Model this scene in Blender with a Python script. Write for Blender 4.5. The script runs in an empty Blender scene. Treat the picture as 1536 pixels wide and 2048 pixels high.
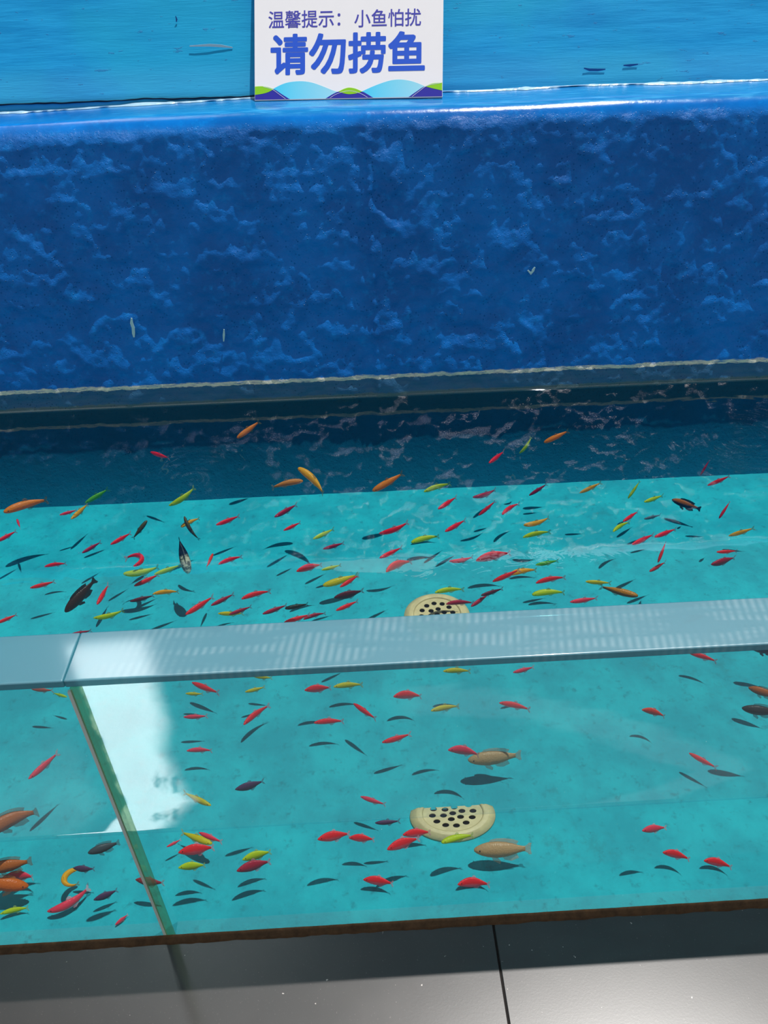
import bpy, bmesh, math, random
from mathutils import Vector, Matrix, noise

S = bpy.context.scene
COL = S.collection
random.seed(3)
PI = math.pi

# ------------------------------------------------------------------ camera, sky, sun, exposure
cam_d = bpy.data.cameras.new('camera')
cam_d.sensor_fit = 'VERTICAL'
cam_d.sensor_height = 36.0
cam_d.lens = 36.0 * 1560.0 / 2048.0
cam_d.clip_start = 0.02
cam = bpy.data.objects.new('camera', cam_d)
COL.objects.link(cam)
cr = Vector((0.9985354, -0.0486811, -0.0236050))
cu = Vector((0.0478848, 0.5921551, 0.8044000))
cf = Vector((0.0251813, 0.8043522, -0.5936189))
M = Matrix((cr, cu, -cf)).transposed().to_4x4()
M.translation = Vector((0, 0, 1.331))
cam.matrix_world = M
S.camera = cam

S.view_settings.view_transform = 'Standard'
S.view_settings.look = 'None'
S.view_settings.gamma = 1
S.view_settings.use_curve_mapping = False
S.view_settings.exposure = 0.0
S.cycles.transparent_max_bounces = 24
S.cycles.caustics_reflective = False
S.cycles.caustics_refractive = False

SUN_DIR = Vector((0.23, 0.135, 1.0))
sun_d = bpy.data.lights.new('sun', 'SUN')
sun_d.energy = 4.3
sun_d.angle = math.radians(0.55)
sun_d.color = (1.0, 0.97, 0.93)
sun = bpy.data.objects.new('sun', sun_d)
COL.objects.link(sun)
sun.rotation_euler = SUN_DIR.to_track_quat('Z', 'Y').to_euler()
sun.location = (0.5, 0.5, 4)


class NT:
    """Small helper round a node tree."""
    def __init__(self, tree):
        self.t = tree
        self.t.nodes.clear()

    def n(self, kind, **kw):
        nd = self.t.nodes.new(kind)
        for k, v in kw.items():
            setattr(nd, k, v)
        return nd

    def put(self, sock, v):
        if isinstance(v, bpy.types.NodeSocket):
            self.t.links.new(v, sock)
        elif v is not None:
            if hasattr(sock.default_value, '__len__') and not isinstance(v, str):
                v = tuple(v)
                if len(sock.default_value) == 4 and len(v) == 3:
                    v = v + (1.0,)
            sock.default_value = v

    def math(self, op, a, b=None, c=None, clamp=False):
        nd = self.n('ShaderNodeMath', operation=op, use_clamp=clamp)
        self.put(nd.inputs[0], a)
        if b is not None: self.put(nd.inputs[1], b)
        if c is not None: self.put(nd.inputs[2], c)
        return nd.outputs[0]

    def step(self, v, a, b):
        """0 at a, 1 at b, smooth."""
        nd = self.n('ShaderNodeMapRange', interpolation_type='SMOOTHSTEP')
        self.put(nd.inputs['Value'], v)
        nd.inputs['From Min'].default_value = a
        nd.inputs['From Max'].default_value = b
        return nd.outputs[0]

    def mix(self, f, a, b):
        nd = self.n('ShaderNodeMix', data_type='RGBA')
        self.put(nd.inputs[0], f); self.put(nd.inputs[6], a); self.put(nd.inputs[7], b)
        return nd.outputs[2]

    def noise(self, vec, scale, detail=2.0, rough=0.5, dist=0.0):
        nd = self.n('ShaderNodeTexNoise')
        if vec is not None: self.put(nd.inputs['Vector'], vec)
        nd.inputs['Scale'].default_value = scale
        nd.inputs['Detail'].default_value = detail
        nd.inputs['Roughness'].default_value = rough
        nd.inputs['Distortion'].default_value = dist
        return nd.outputs['Fac']

    def stretch(self, vec, s):
        nd = self.n('ShaderNodeMapping')
        self.put(nd.inputs['Vector'], vec)
        nd.inputs['Scale'].default_value = s
        return nd.outputs[0]

    def coord(self, which='Object'):
        return self.n('ShaderNodeTexCoord').outputs[which]

    def xyz(self, v):
        nd = self.n('ShaderNodeSeparateXYZ')
        self.put(nd.inputs[0], v)
        return nd.outputs

    def bump(self, h, strength, dist, normal=None):
        nd = self.n('ShaderNodeBump')
        nd.inputs['Strength'].default_value = strength
        nd.inputs['Distance'].default_value = dist
        self.put(nd.inputs['Height'], h)
        if normal is not None: self.put(nd.inputs['Normal'], normal)
        return nd.outputs[0]

    def bsdf(self, color, rough=0.5, spec=0.5, normal=None, **kw):
        nd = self.n('ShaderNodeBsdfPrincipled')
        self.put(nd.inputs['Base Color'], color)
        self.put(nd.inputs['Roughness'], rough)
        self.put(nd.inputs['Specular IOR Level'], spec)
        if normal is not None: self.put(nd.inputs['Normal'], normal)
        for k, v in kw.items(): self.put(nd.inputs[k.replace('_', ' ')], v)
        return nd.outputs[0]

    def shader(self, kind, color=None, rough=None, normal=None):
        nd = self.n(kind)
        if color is not None: self.put(nd.inputs['Color'], color)
        if rough is not None: self.put(nd.inputs['Roughness'], rough)
        if normal is not None: self.put(nd.inputs['Normal'], normal)
        return nd.outputs[0]

    def mixs(self, f, a, b):
        nd = self.n('ShaderNodeMixShader')
        self.put(nd.inputs[0], f); self.put(nd.inputs[1], a); self.put(nd.inputs[2], b)
        return nd.outputs[0]

    def out(self, s):
        nd = self.n('ShaderNodeOutputMaterial')
        self.t.links.new(s, nd.inputs['Surface'])


def mat(name):
    m = bpy.data.materials.new(name)
    m.use_nodes = True
    return m, NT(m.node_tree)


# sky: hazy blue, with bright cloud banks added left and right to shape the reflections
W = bpy.data.worlds.new('sky')
S.world = W
W.use_nodes = True
T = NT(W.node_tree)
d = T.xyz(T.coord('Generated'))
az = T.math('MULTIPLY', T.math('ARCTAN2', d[0], d[1]), 180 / PI)
el = T.math('MULTIPLY', T.math('ARCSINE', d[2]), 180 / PI)
nz = T.noise(T.coord('Generated'), 5.0, 4.0, 0.6)
nz2 = T.noise(T.coord('Generated'), 14.0, 4.0, 0.6)
back = T.step(d[1], 0.1, -0.6)
base = T.mix(T.step(el, -5, 50), (0.20, 0.27, 0.38), (0.27, 0.36, 0.50))
base = T.mix(T.math('MULTIPLY', back, T.step(el, 62.0, 40.0)), base, (0.95, 1.0, 1.08))     # sky brightened behind the viewer, added fill for the wall
base = T.mix(T.math('MULTIPLY', T.math('MULTIPLY', T.step(nz, 0.5, 0.7), T.step(el, 43.0, 50.0)), 0.6), base, (0.6, 0.65, 0.7))
waz = T.math('ADD', az, T.math('MULTIPLY', T.math('SUBTRACT', nz, 0.5), 7.0))
c1 = T.math('MULTIPLY', T.step(az, -28.7, -28.2), T.step(waz, -20.6, -23.0))
c1 = T.math('MULTIPLY', c1, T.math('MULTIPLY', T.step(T.math('SUBTRACT', el, T.math('MULTIPLY', T.math('ADD', az, 27.0), 0.2)), 41.3, 41.9), T.step(el, 70, 64)))
c1 = T.math('MULTIPLY', c1, T.math('SUBTRACT', 1.0, T.math('MULTIPLY', T.step(nz2, 0.58, 0.68), T.math('MULTIPLY', T.step(el, 45, 47), 0.8))))
c2 = T.math('MULTIPLY', T.step(el, 48.6, 49.2), T.step(el, 51.0, 50.4))
c2 = T.math('MULTIPLY', c2, T.math('MULTIPLY', T.step(az, 0.0, 8.0), 0.16))
c3 = T.math('MULTIPLY', T.step(el, 44.0, 52.0), T.step(az, -29.5, -32.0))
c3 = T.math('MULTIPLY', c3, T.step(el, 70.0, 60.0))
colr = T.mix(T.math('MULTIPLY', c3, 0.8), base, (1.6, 1.65, 1.7))
colr = T.mix(c2, colr, (5.0, 5.3, 5.5))
colr = T.mix(c1, colr, (16.0, 16.0, 16.0))
bg = T.n('ShaderNodeBackground')
T.put(bg.inputs['Color'], colr)
bg.inputs['Strength'].default_value = 0.45
wo = T.n('ShaderNodeOutputWorld')
W.node_tree.links.new(bg.outputs[0], wo.inputs['Surface'])

# ------------------------------------------------------------------ object helpers
def link(name, me, m=None, parent=None, smooth=False):
    o = bpy.data.objects.new(name, me)
    COL.objects.link(o)
    if m is not None and not me.materials:
        for k in (m if isinstance(m, (list, tuple)) else [m]):
            me.materials.append(k)
    if parent is not None:
        o.parent = parent
    if smooth:
        for p in me.polygons:
            p.use_smooth = True
    return o


def bm_mesh(bm, name):
    me = bpy.data.meshes.new(name)
    bmesh.ops.recalc_face_normals(bm, faces=bm.faces)
    bm.to_mesh(me)
    bm.free()
    return me


def tag(o, label=None, cat=None, group=None, kind=None):
    if label: o['label'] = label
    if cat: o['category'] = cat
    if group: o['group'] = group
    if kind: o['kind'] = kind
    return o


def box(bm, x0, x1, y0, y1, z0, z1, bevel=0.0, seg=2):
    r = bmesh.ops.create_cube(bm, size=1.0)
    vs = r['verts']
    for v in vs:
        v.co = Vector(((x0 + x1) / 2 + v.co.x * (x1 - x0), (y0 + y1) / 2 + v.co.y * (y1 - y0), (z0 + z1) / 2 + v.co.z * (z1 - z0)))
    if bevel:
        es = list({e for v in vs for e in v.link_edges})
        bmesh.ops.bevel(bm, geom=es, offset=bevel, segments=seg, profile=0.5, affect='EDGES')


# measured from the place (metres)
ZW = 0.261                 # water level over the pool floor
YF, YB, YRIM = 0.6426, 0.6676, 0.7236   # acrylic wall: front face, back face, back of its thick top edge
ZRIM = 0.631
YWALL, YLIP, ZLEDGE, YCREASE = 2.012, 2.1325, 0.9925, 2.344
YFOOT = 1.90            # foot of the coved wall on the pool floor
XA, XB = -2.4, 2.4

# ------------------------------------------------------------------ materials
def mat_liner():
    m, t = mat('navy_liner_paint')
    P = t.coord()
    x, y, z = t.xyz(P)
    n1 = t.noise(P, 6.0, 4.0, 0.6)
    n2 = t.noise(P, 38.0, 5.0, 0.65)
    navy = t.mix(t.step(n1, 0.35, 0.65), (0.0, 0.12, 0.44), (0.0, 0.175, 0.60))
    navy = t.mix(t.math('MULTIPLY', t.step(n2, 0.52, 0.72), 0.5), navy, (0.0, 0.25, 0.72))
    # stain band above the waterline and the mineral line on top of it
    wob = t.math('ADD', z, t.math('MULTIPLY', t.math('SUBTRACT', n2, 0.5), 0.012))
    band = t.math('MULTIPLY', t.step(wob, 0.324, 0.316), t.step(wob, 0.250, 0.256))
    stain = t.mix(t.noise(t.stretch(P, (4, 4, 40)), 3.0, 4.0), (0.004, 0.075, 0.17), (0.07, 0.16, 0.20))
    col = t.mix(t.math('MULTIPLY', band, 0.8), navy, stain)
    green = t.math('MULTIPLY', t.step(wob, 0.276, 0.270), t.step(wob, 0.257, 0.261))
    col = t.mix(t.math('MULTIPLY', green, 0.55), col, (0.13, 0.17, 0.11))
    line = t.math('MULTIPLY', t.step(wob, 0.3135, 0.3160), t.step(wob, 0.3275, 0.3235))
    line = t.math('MULTIPLY', line, t.step(t.noise(t.stretch(P, (3, 3, 60)), 12.0, 5.0, 0.7), 0.36, 0.52))
    col = t.mix(line, col, (0.80, 0.76, 0.60))
    # under water: darker blue-green
    col = t.mix(t.step(z, 0.262, 0.256), col, t.mix(n1, (0.0, 0.075, 0.135), (0.002, 0.095, 0.165)))
    # ledge on top: paler paint
    col = t.mix(t.step(t.math('ADD', z, t.math('MULTIPLY', t.math('SUBTRACT', n1, 0.5), 0.014)), 0.976, 0.988), col,
                t.mix(t.step(t.noise(t.stretch(P, (4, 30, 30)), 4.0, 4.0), 0.45, 0.7), (0.003, 0.19, 0.50), (0.03, 0.30, 0.62)))
    vor = t.n('ShaderNodeTexVoronoi', feature='F1')
    t.put(vor.inputs['Vector'], P)
    vor.inputs['Scale'].default_value = 105.0
    dots = t.math('MULTIPLY', t.step(vor.outputs['Distance'], 0.22, 0.05), t.step(t.noise(P, 9.0, 3.0), 0.40, 0.52))
    rough = t.step(z, 0.974, 0.945)            # the lip and ledge are worn smooth and glossier
    bn = t.bump(t.math('MULTIPLY', t.noise(P, 70.0, 6.0, 0.72), t.math('ADD', 0.10, t.math('MULTIPLY', rough, 0.9))), 0.75, 0.005)
    bn = t.bump(t.math('MULTIPLY', dots, rough), 0.8, 0.003, bn)
    wet = t.step(z, 0.262, 0.256)
    rough = t.math('ADD', rough, t.math('MULTIPLY', wet, 4.0))
    t.out(t.bsdf(col, t.math('ADD', 0.17, t.math('MULTIPLY', rough, 0.12)), t.math('SUBTRACT', 0.32, t.math('MULTIPLY', rough, 0.06)), bn))
    return m


def mat_upper():
    m, t = mat('light_blue_wall_paint')
    P = t.coord()
    x, y, z = t.xyz(P)
    st = t.noise(t.stretch(P, (1.2, 12, 12)), 4.0, 5.0, 0.6)
    big = t.noise(P, 2.3, 3.0)
    c = t.mix(t.step(st, 0.3, 0.7), (0.006, 0.26, 0.58), (0.016, 0.36, 0.72))
    c = t.mix(t.math('MULTIPLY', t.step(big, 0.42, 0.62), 0.6), c, (0.015, 0.40, 0.62))
    c = t.mix(t.math('MULTIPLY', t.step(z, 1.09, 1.03), 0.25), c, (0.10, 0.46, 0.70))
    flakes = t.math('MULTIPLY', t.step(t.noise(t.stretch(P, (6, 22, 22)), 4.0, 5.0, 0.6), 0.66, 0.69), 1.0)
    c = t.mix(t.math('MULTIPLY', flakes, 0.5), c, (0.03, 0.16, 0.42))
    b = t.bump(t.noise(t.stretch(P, (4, 50, 50)), 5.0, 4.0, 0.6), 0.16, 0.005)
    b = t.bump(flakes, 0.6, 0.003, b)
    t.out(t.bsdf(c, 0.5, 0.12, b))
    return m


def mat_poolfloor():
    m, t = mat('turquoise_pool_floor')
    P = t.coord()
    n1 = t.noise(P, 7.0, 5.0, 0.65)
    n2 = t.noise(P, 45.0, 5.0, 0.7)
    n3 = t.noise(P, 160.0, 2.0, 0.6)
    c = t.mix(t.step(n1, 0.35, 0.68), (0.004, 0.255, 0.31), (0.006, 0.35, 0.40))
    c = t.mix(t.math('MULTIPLY', t.step(n2, 0.53, 0.75), 0.9), c, (0.004, 0.17, 0.21))
    c = t.mix(t.math('MULTIPLY', t.step(t.noise(P, 4.1, 7.0, 0.78), 0.56, 0.70), 0.6), c, (0.01, 0.17, 0.20))
    c = t.mix(t.step(n3, 0.76, 0.80), c, (0.35, 0.55, 0.55))
    t.out(t.bsdf(c, 0.7, 0.15, t.bump(n2, 0.35, 0.006)))
    return m


def mat_water():
    m, t = mat('clear_pool_water')
    P = t.coord()
    def rings(cx, cy, wl, rad):
        q = t.n('ShaderNodeVectorMath', operation='DISTANCE')
        t.put(q.inputs[0], P)
        q.inputs[1].default_value = (cx, cy, ZW)
        r = q.outputs['Value']
        s = t.math('SINE', t.math('MULTIPLY', r, 2 * PI / wl))
        return t.math('MULTIPLY', s, t.step(r, rad, rad * 0.15))
    h = t.math('ADD', t.math('MULTIPLY', rings(-0.72, 1.12, 0.022, 0.26), 0.12), rings(1.0, 1.70, 0.03, 0.3))
    h = t.math('ADD', h, rings(-0.42, 1.62, 0.035, 0.25))
    b = t.bump(t.noise(t.stretch(P, (1, 2.2, 1)), 5.0, 2.0, 0.5), 0.012, 0.03)
    b = t.bump(h, 0.07, 0.004, b)
    near = t.n('ShaderNodeVectorMath', operation='DISTANCE')
    t.put(near.inputs[0], t.stretch(P, (1.0, 2.6, 1.0)))
    near.inputs[1].default_value = (0.30, 1.20 * 2.6, ZW)
    zone = t.step(near.outputs['Value'], 0.34, 0.08)
    b = t.bump(t.math('MULTIPLY', t.noise(t.stretch(P, (1, 1.4, 1)), 16.0, 2.0, 0.5, 1.5), zone), 0.05, 0.012, b)
    fr = t.n('ShaderNodeFresnel')
    fr.inputs['IOR'].default_value = 1.33
    f = t.math('ADD', t.math('MULTIPLY', fr.outputs[0], 1.1), 0.066)
    g = t.shader('ShaderNodeBsdfGlossy', (1, 1, 1), 0.015, b)
    tr = t.shader('ShaderNodeBsdfTransparent', (0.93, 0.985, 0.985))
    t.out(t.mixs(f, tr, g))
    return m


def mat_acrylic():
    m, t = mat('clear_acrylic')
    fr = t.n('ShaderNodeFresnel')
    fr.inputs['IOR'].default_value = 1.4
    outside = t.math('SUBTRACT', 1.0, t.n('ShaderNodeNewGeometry').outputs['Backfacing'])
    f = t.math('MULTIPLY', t.math('MULTIPLY', fr.outputs[0], 0.8), outside)
    g = t.shader('ShaderNodeBsdfGlossy', (1, 1, 1), 0.03)
    haze = t.shader('ShaderNodeBsdfDiffuse', (0.75, 0.80, 0.82))
    tr = t.mixs(0.035, t.shader('ShaderNodeBsdfTransparent', (0.925, 0.965, 0.965)), haze)
    t.out(t.mixs(f, tr, g))
    return m


def mat_rim():
    m, t = mat('sawn_acrylic_edge')
    P = t.coord()
    x, y, z = t.xyz(P)
    wv = t.n('ShaderNodeTexWave', wave_type='BANDS', bands_direction='X')
    skew = t.n('ShaderNodeCombineXYZ')
    t.put(skew.inputs[0], t.math('ADD', x, t.math('MULTIPLY', t.math('SUBTRACT', y, 0.68), -0.16)))
    t.put(wv.inputs['Vector'], skew.outputs[0])
    wv.inputs['Scale'].default_value = 30.0
    wv.inputs['Distortion'].default_value = 1.2
    wv.inputs['Detail'].default_value = 2.0
    mask = t.step(t.noise(t.stretch(P, (3.0, 14, 1)), 3.0, 2.0), 0.40, 0.62)
    mask = t.math('MULTIPLY', mask, t.step(x, -0.36, -0.2))
    saw = t.math('MULTIPLY', wv.outputs['Fac'], mask)
    fine = t.noise(t.stretch(P, (60, 4, 1)), 6.0, 3.0, 0.6)
    b = t.bump(t.math('ADD', saw, t.math('MULTIPLY', fine, 0.4)), 0.13, 0.0015)
    col = t.mix(saw, (0.01, 0.20, 0.27), (0.09, 0.27, 0.33))
    frost = t.bsdf(col, 0.5, 0.3, b)
    polish = t.shader('ShaderNodeBsdfGlossy', (1, 1, 1), 0.07)
    frost = t.mixs(0.15, frost, t.shader('ShaderNodeBsdfGlossy', (0.95, 0.97, 1.0), 0.48, b))      # scattered gleam of the saw cuts
    tr = t.shader('ShaderNodeBsdfTransparent', (0.55, 0.93, 0.97))
    a = t.mixs(t.math('ADD', 0.27, t.math('MULTIPLY', saw, -0.07)), frost, tr)
    t.out(t.mixs(0.065, a, polish))
    return m


def mat_granite():
    m, t = mat('dark_granite_tile')
    P = t.coord()
    n1 = t.noise(P, 9.0, 4.0, 0.6)
    sp = t.noise(P, 260.0, 3.0, 0.75)
    c = t.mix(n1, (0.015, 0.013, 0.012), (0.035, 0.030, 0.028))
    c = t.mix(t.step(sp, 0.63, 0.74), c, (0.14, 0.12, 0.11))
    c = t.mix(t.step(t.noise(P, 120.0, 2.0, 0.5), 0.74, 0.77), c, (0.55, 0.50, 0.46))
    t.out(t.bsdf(c, t.math('ADD', 0.285, t.math('MULTIPLY', n1, 0.03)), 1.0, t.bump(sp, 0.03, 0.001)))
    return m


def plain(name, c, rough=0.5, spec=0.4, var=0.0, scale=20.0, bump=0.0):
    m, t = mat(name)
    col = c
    nn = None
    if var or bump:
        f = t.noise(t.coord(), scale, 4.0, 0.6)
        if var:
            col = t.mix(f, tuple(max(0, k * (1 - var)) for k in c), tuple(min(1, k * (1 + var)) for k in c))
        if bump:
            nn = t.bump(f, bump, 0.004)
    t.out(t.bsdf(col, rough, spec, nn))
    return m


LINER, UPPER, PFLOOR, WATER, ACRYL, RIM, GRAN = mat_liner(), mat_upper(), mat_poolfloor(), mat_water(), mat_acrylic(), mat_rim(), mat_granite()
RUST = plain('rusty_brown_sealant', (0.085, 0.043, 0.018), 0.8, 0.3, 0.8, 60, 0.8)
GROUT = plain('tile_joint', (0.02, 0.018, 0.017), 0.9, 0.1)
FLAKE = plain('flaked_white_paint', (0.36, 0.58, 0.74), 0.35, 0.5, 0.25, 40, 0.4)
MARK = plain('pale_scrape', (0.48, 0.68, 0.72), 0.6, 0.3)

# ------------------------------------------------------------------ setting: pool shell
def lip_sag(x):
    return -0.018 * max(0.0, min(1.0, (-x - 0.25) / 0.6)) + 0.004 * noise.noise(Vector((x * 3.0, 0.3, 0.7)))


def liner_mesh():
    prof = [(YFOOT + (YWALL - YFOOT) * math.sin(k / 30 * PI / 2) ** 0.9, -0.006 + 0.261 * (1 - math.cos(k / 30 * PI / 2)) * 0.35 + 0.267 * 0.65 * k / 30) for k in range(31)]
    z = prof[-1][1] + 0.006
    while z < 0.940:                                                  # up the leaning face
        prof.append((YWALL + (z - ZW) * 0.165, z))
        z += 0.006
    y0, z0 = prof[-1]
    n = 16
    for i in range(1, n + 1):                                         # rounds over on to the ledge
        a = i / n * PI / 2
        prof.append((y0 + 0.004 * math.sin(a) + 0.055 * (1 - math.cos(a)), z0 + (ZLEDGE - z0) * math.sin(a)))
    yl = prof[-1][0]
    for i in range(1, 16):
        prof.append((yl + (YCREASE + 0.012 - yl) * i / 15, ZLEDGE))
    xs = []
    x = XA
    while x < XB:
        xs.append(x)
        x += 0.0055 if abs(x) < 1.25 else 0.03
    xs.append(XB)
    verts, faces = [], []
    for x in xs:
        for j, (py, pz) in enumerate(prof):
            face = max(0.25, min(1.0, (pz - 0.255) / 0.03)) * (1.0 if pz < 0.945 else max(0.10, 1 - (pz - 0.94) / 0.03))
            v = Vector((x, 0.0, pz))
            d = 0.006 * noise.noise(v * 7.0) + 0.0055 * noise.noise(v * 19.0 + Vector((5, 0, 0))) + 0.0036 * noise.noise(v * 44.0) + 0.0014 * noise.noise(v * 95.0)
            w = abs(noise.noise(Vector((x * 9.0, 3.1, pz * 14.0))))
            d += 0.003 * w
            seam = math.exp(-((x - 0.054 - 0.01 * (0.7 - pz)) / 0.007) ** 2) * (0.005 + 0.006 * noise.noise(Vector((0, 9, pz * 60.0))))
            seam += (0.012 * math.exp(-((x - 0.095) / 0.034) ** 2) * max(0.0, noise.noise(Vector((x * 6, 4, pz * 15.0 + x * 9)))))
            d = (d + seam) * face
            zz = pz + (lip_sag(x) * max(0.0, min(1.0, (pz - 0.85) / 0.1)) if pz > 0.85 else 0.0)
            ledge = pz > ZLEDGE - 0.003
            verts.append((x, py - (0.0 if ledge else d), zz + (0.25 * d if ledge else 0.0)))
    m = len(prof)
    for i in range(len(xs) - 1):
        for j in range(m - 1):
            a = i * m + j
            faces.append((a, a + m, a + m + 1, a + 1))
    me = bpy.data.meshes.new('pool_back_liner')
    me.from_pydata(verts, [], faces)
    me.update()
    return me


liner = link('wall_back_lower', liner_mesh(), LINER, smooth=True)
tag(liner, 'dark navy rough-coated pool wall below the ledge, wet line near its foot', kind='structure')


def strip(name, pts, w, y, lift, m, parent):
    """A thin scrape or chip lying on the wall face, along pts of (x, z)."""
    bm = bmesh.new()
    rows = []
    for k, (x, z) in enumerate(pts):
        a = pts[max(0, k - 1)]
        b = pts[min(len(pts) - 1, k + 1)]
        dx, dz = b[0] - a[0], b[1] - a[1]
        L = math.hypot(dx, dz) or 1
        ww = w * (0.45 if k in (0, len(pts) - 1) else 1.0)
        nx, nz_ = -dz / L * ww / 2, dx / L * ww / 2
        rows.append([bm.verts.new((x + s * nx, y - h, z + s * nz_)) for s, h in ((-1, 0), (-1, lift), (1, lift), (1, 0))])
    for r0, r1 in zip(rows, rows[1:]):
        for i in range(4):
            bm.faces.new((r0[i], r0[(i + 1) % 4], r1[(i + 1) % 4], r1[i]))
    bm.faces.new(rows[0]); bm.faces.new(rows[-1])
    return link(name, bm_mesh(bm, name), m, parent)


def on_lower(z):
    return YWALL + (z - ZW) * 0.165 - 0.006
strip('paint_scrape', [(-0.604, 0.516), (-0.607, 0.502), (-0.6055, 0.488), (-0.608, 0.472), (-0.609, 0.461)], 0.008, on_lower(0.488), 0.002, MARK, liner)
strip('paint_scrape', [(0.472, 0.597), (0.481, 0.588), (0.486, 0.596), (0.490, 0.605)], 0.007, on_lower(0.595), 0.002, MARK, liner)
strip('paint_scrape', [(-0.360, 0.475), (-0.363, 0.458), (-0.366, 0.440)], 0.006, on_lower(0.457), 0.002, MARK, liner)

# upper painted wall, leaning back from the ledge
LEAN_W = math.radians(28)
bm = bmesh.new()
nx_, nz_ = 160, 16
grid = []
for i in range(nx_ + 1):
    x = XA + (XB - XA) * i / nx_
    row = []
    for j in range(nz_ + 1):
        h = -0.02 + 0.34 * j / nz_
        v = Vector((x * 2.5, 8.0, h * 4))
        dd = 0.004 * noise.noise(v) + 0.002 * noise.noise(v * 4)
        row.append(bm.verts.new((x, YCREASE + max(h, 0) * math.tan(LEAN_W) - dd, ZLEDGE + h)))
    row.append(bm.verts.new((x, YCREASE + 0.55, ZLEDGE + 0.318)))
    grid.append(row)
for a, b in zip(grid, grid[1:]):
    for j in range(len(a) - 1):
        bm.faces.new((a[j], b[j], b[j + 1], a[j + 1]))
upper = link('wall_back', bm_mesh(bm, 'upper_wall'), UPPER, smooth=True)
tag(upper, 'light blue brush-painted wall above the ledge', kind='structure')
# scrapes and chips in its paint
def on_upper(z):
    return YCREASE + (z - ZLEDGE) * math.tan(LEAN_W) - 0.003
DENT = plain('bare_dark_chip', (0.01, 0.10, 0.32), 0.6, 0.3)
for pts, w, mm in (([(-0.391, 1.116), (-0.34, 1.1165), (-0.31, 1.114), (-0.282, 1.1095)], 0.006, MARK),
                   ([(0.630, 1.041), (0.645, 1.037), (0.667, 1.036), (0.687, 1.037)], 0.006, DENT),
                   ([(0.735, 1.044), (0.752, 1.0435), (0.773, 1.0455)], 0.006, DENT),
                   ([(-0.4205, 1.180), (-0.419, 1.173), (-0.421, 1.167)], 0.004, DENT)):
    pts = [(px_ * 1.0235, 1.331 - (1.331 - pz_) * 1.0235) for px_, pz_ in pts]
    zc = sum(p[1] for p in pts) / len(pts)
    strip('paint_chip', pts, w, on_upper(zc) - 0.001, 0.0015, mm, upper)

# flaking paint along the crease where the upper wall meets the ledge
bm = bmesh.new()
prev = None
x = XA
while x < XB:
    nA = noise.noise(Vector((x * 9, 1.7, 0)))
    nB = noise.noise(Vector((x * 38, 4.1, 0)))
    h = 0.003 + 0.005 * max(0, 0.1 + nA) + 0.003 * max(0, nB)
    y0 = YCREASE - 0.013 - 0.014 * nA - 0.010 * nB
    zb = ZLEDGE + lip_sag(x) + 0.0008
    row = [bm.verts.new(p) for p in ((x, YCREASE + 0.001, zb), (x, y0, zb), (x, min(y0 + 0.004, YCREASE - 0.007), zb + 0.0025), (x, YCREASE - 0.006, zb + h), (x, YCREASE - 0.003, zb + h))]
    if prev:
        for i in range(5):
            bm.faces.new((prev[i], row[i], row[(i + 1) % 5], prev[(i + 1) % 5]))
    prev = row
    x += 0.006
trim = link('trim_1', bm_mesh(bm, 'flaking_paint'), FLAKE)
tag(trim, 'ragged white flaking paint line where upper wall meets the ledge', kind='structure')

# open dark crack just above it, here and there
CRACK = plain('open_crack', (0.006, 0.02, 0.04), 0.9, 0.1)
bm = bmesh.new()
x = -1.3
while x < 1.5:
    row = []
    while x < 1.5 and noise.noise(Vector((x * 3.3, 6.6, 0))) > -0.02:
        zz = ZLEDGE + 0.0045 + 0.005 * max(0, 0.1 + noise.noise(Vector((x * 9, 1.7, 0)))) + 0.002 * noise.noise(Vector((x * 30, 2.2, 0)))
        w = 0.0013 + 0.0012 * noise.noise(Vector((x * 16, 9.2, 0)))
        yy = YCREASE + (zz - ZLEDGE) * math.tan(LEAN_W) - 0.0065
        row.append([bm.verts.new(p) for p in ((x, yy, zz - w), (x, yy, zz + w), (x, yy + 0.012, zz + w), (x, yy + 0.012, zz - w))])
        x += 0.008
    for a, b in zip(row, row[1:]):
        for i in range(4):
            bm.faces.new((a[i], b[i], b[(i + 1) % 4], a[(i + 1) % 4]))
    x += 0.008
link('crack', bm_mesh(bm, 'crack'), CRACK, upper)

# pool floor
bm = bmesh.new()
box(bm, XA, XB, YF - 0.001, YWALL + 0.02, -0.03, 0.0)
tag(link('floor_pool', bm_mesh(bm, 'pool_floor'), PFLOOR), 'turquoise mottled pool floor under the water', kind='structure')

# dark granite floor in front, two tiles with a joint
bm = bmesh.new()
box(bm, XA, 0.1805, -1.6, YF - 0.002, -0.03, 0.0, 0.001, 1)
box(bm, 0.1835, XB, -1.6, YF - 0.002, -0.03, 0.0, 0.001, 1)
gran = link('floor_front', bm_mesh(bm, 'granite_tiles'), GRAN)
tag(gran, 'dark speckled granite tile floor in front of the pool', kind='structure')
bm = bmesh.new()
box(bm, 0.180, 0.184, -1.6, YF - 0.003, -0.03, -0.002)
link('tile_joint', bm_mesh(bm, 'tile_joint'), GROUT, gran)

# rusty sealant strip along the foot of the acrylic
bm = bmesh.new()
prev = None
x = XA
while x < XB:
    nA = noise.noise(Vector((x * 22, 2.2, 0))) + 0.6 * noise.noise(Vector((x * 70, 6.2, 0)))
    yf = YF - 0.0125 - 0.0022 * nA
    row = [bm.verts.new(p) for p in ((x, YF - 0.0005, 0.0), (x, yf, 0.0), (x, yf + 0.002, 0.0035 + 0.001 * nA), (x, YF - 0.0005, 0.0085 + 0.001 * nA))]
    if prev:
        for i in range(4):
            bm.faces.new((prev[i], row[i], row[(i + 1) % 4], prev[(i + 1) % 4]))
    prev = row
    x += 0.006
tag(link('trim_2', bm_mesh(bm, 'foot_sealant'), RUST), 'rusty brown sealant strip along the foot of the acrylic wall', kind='structure')

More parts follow.
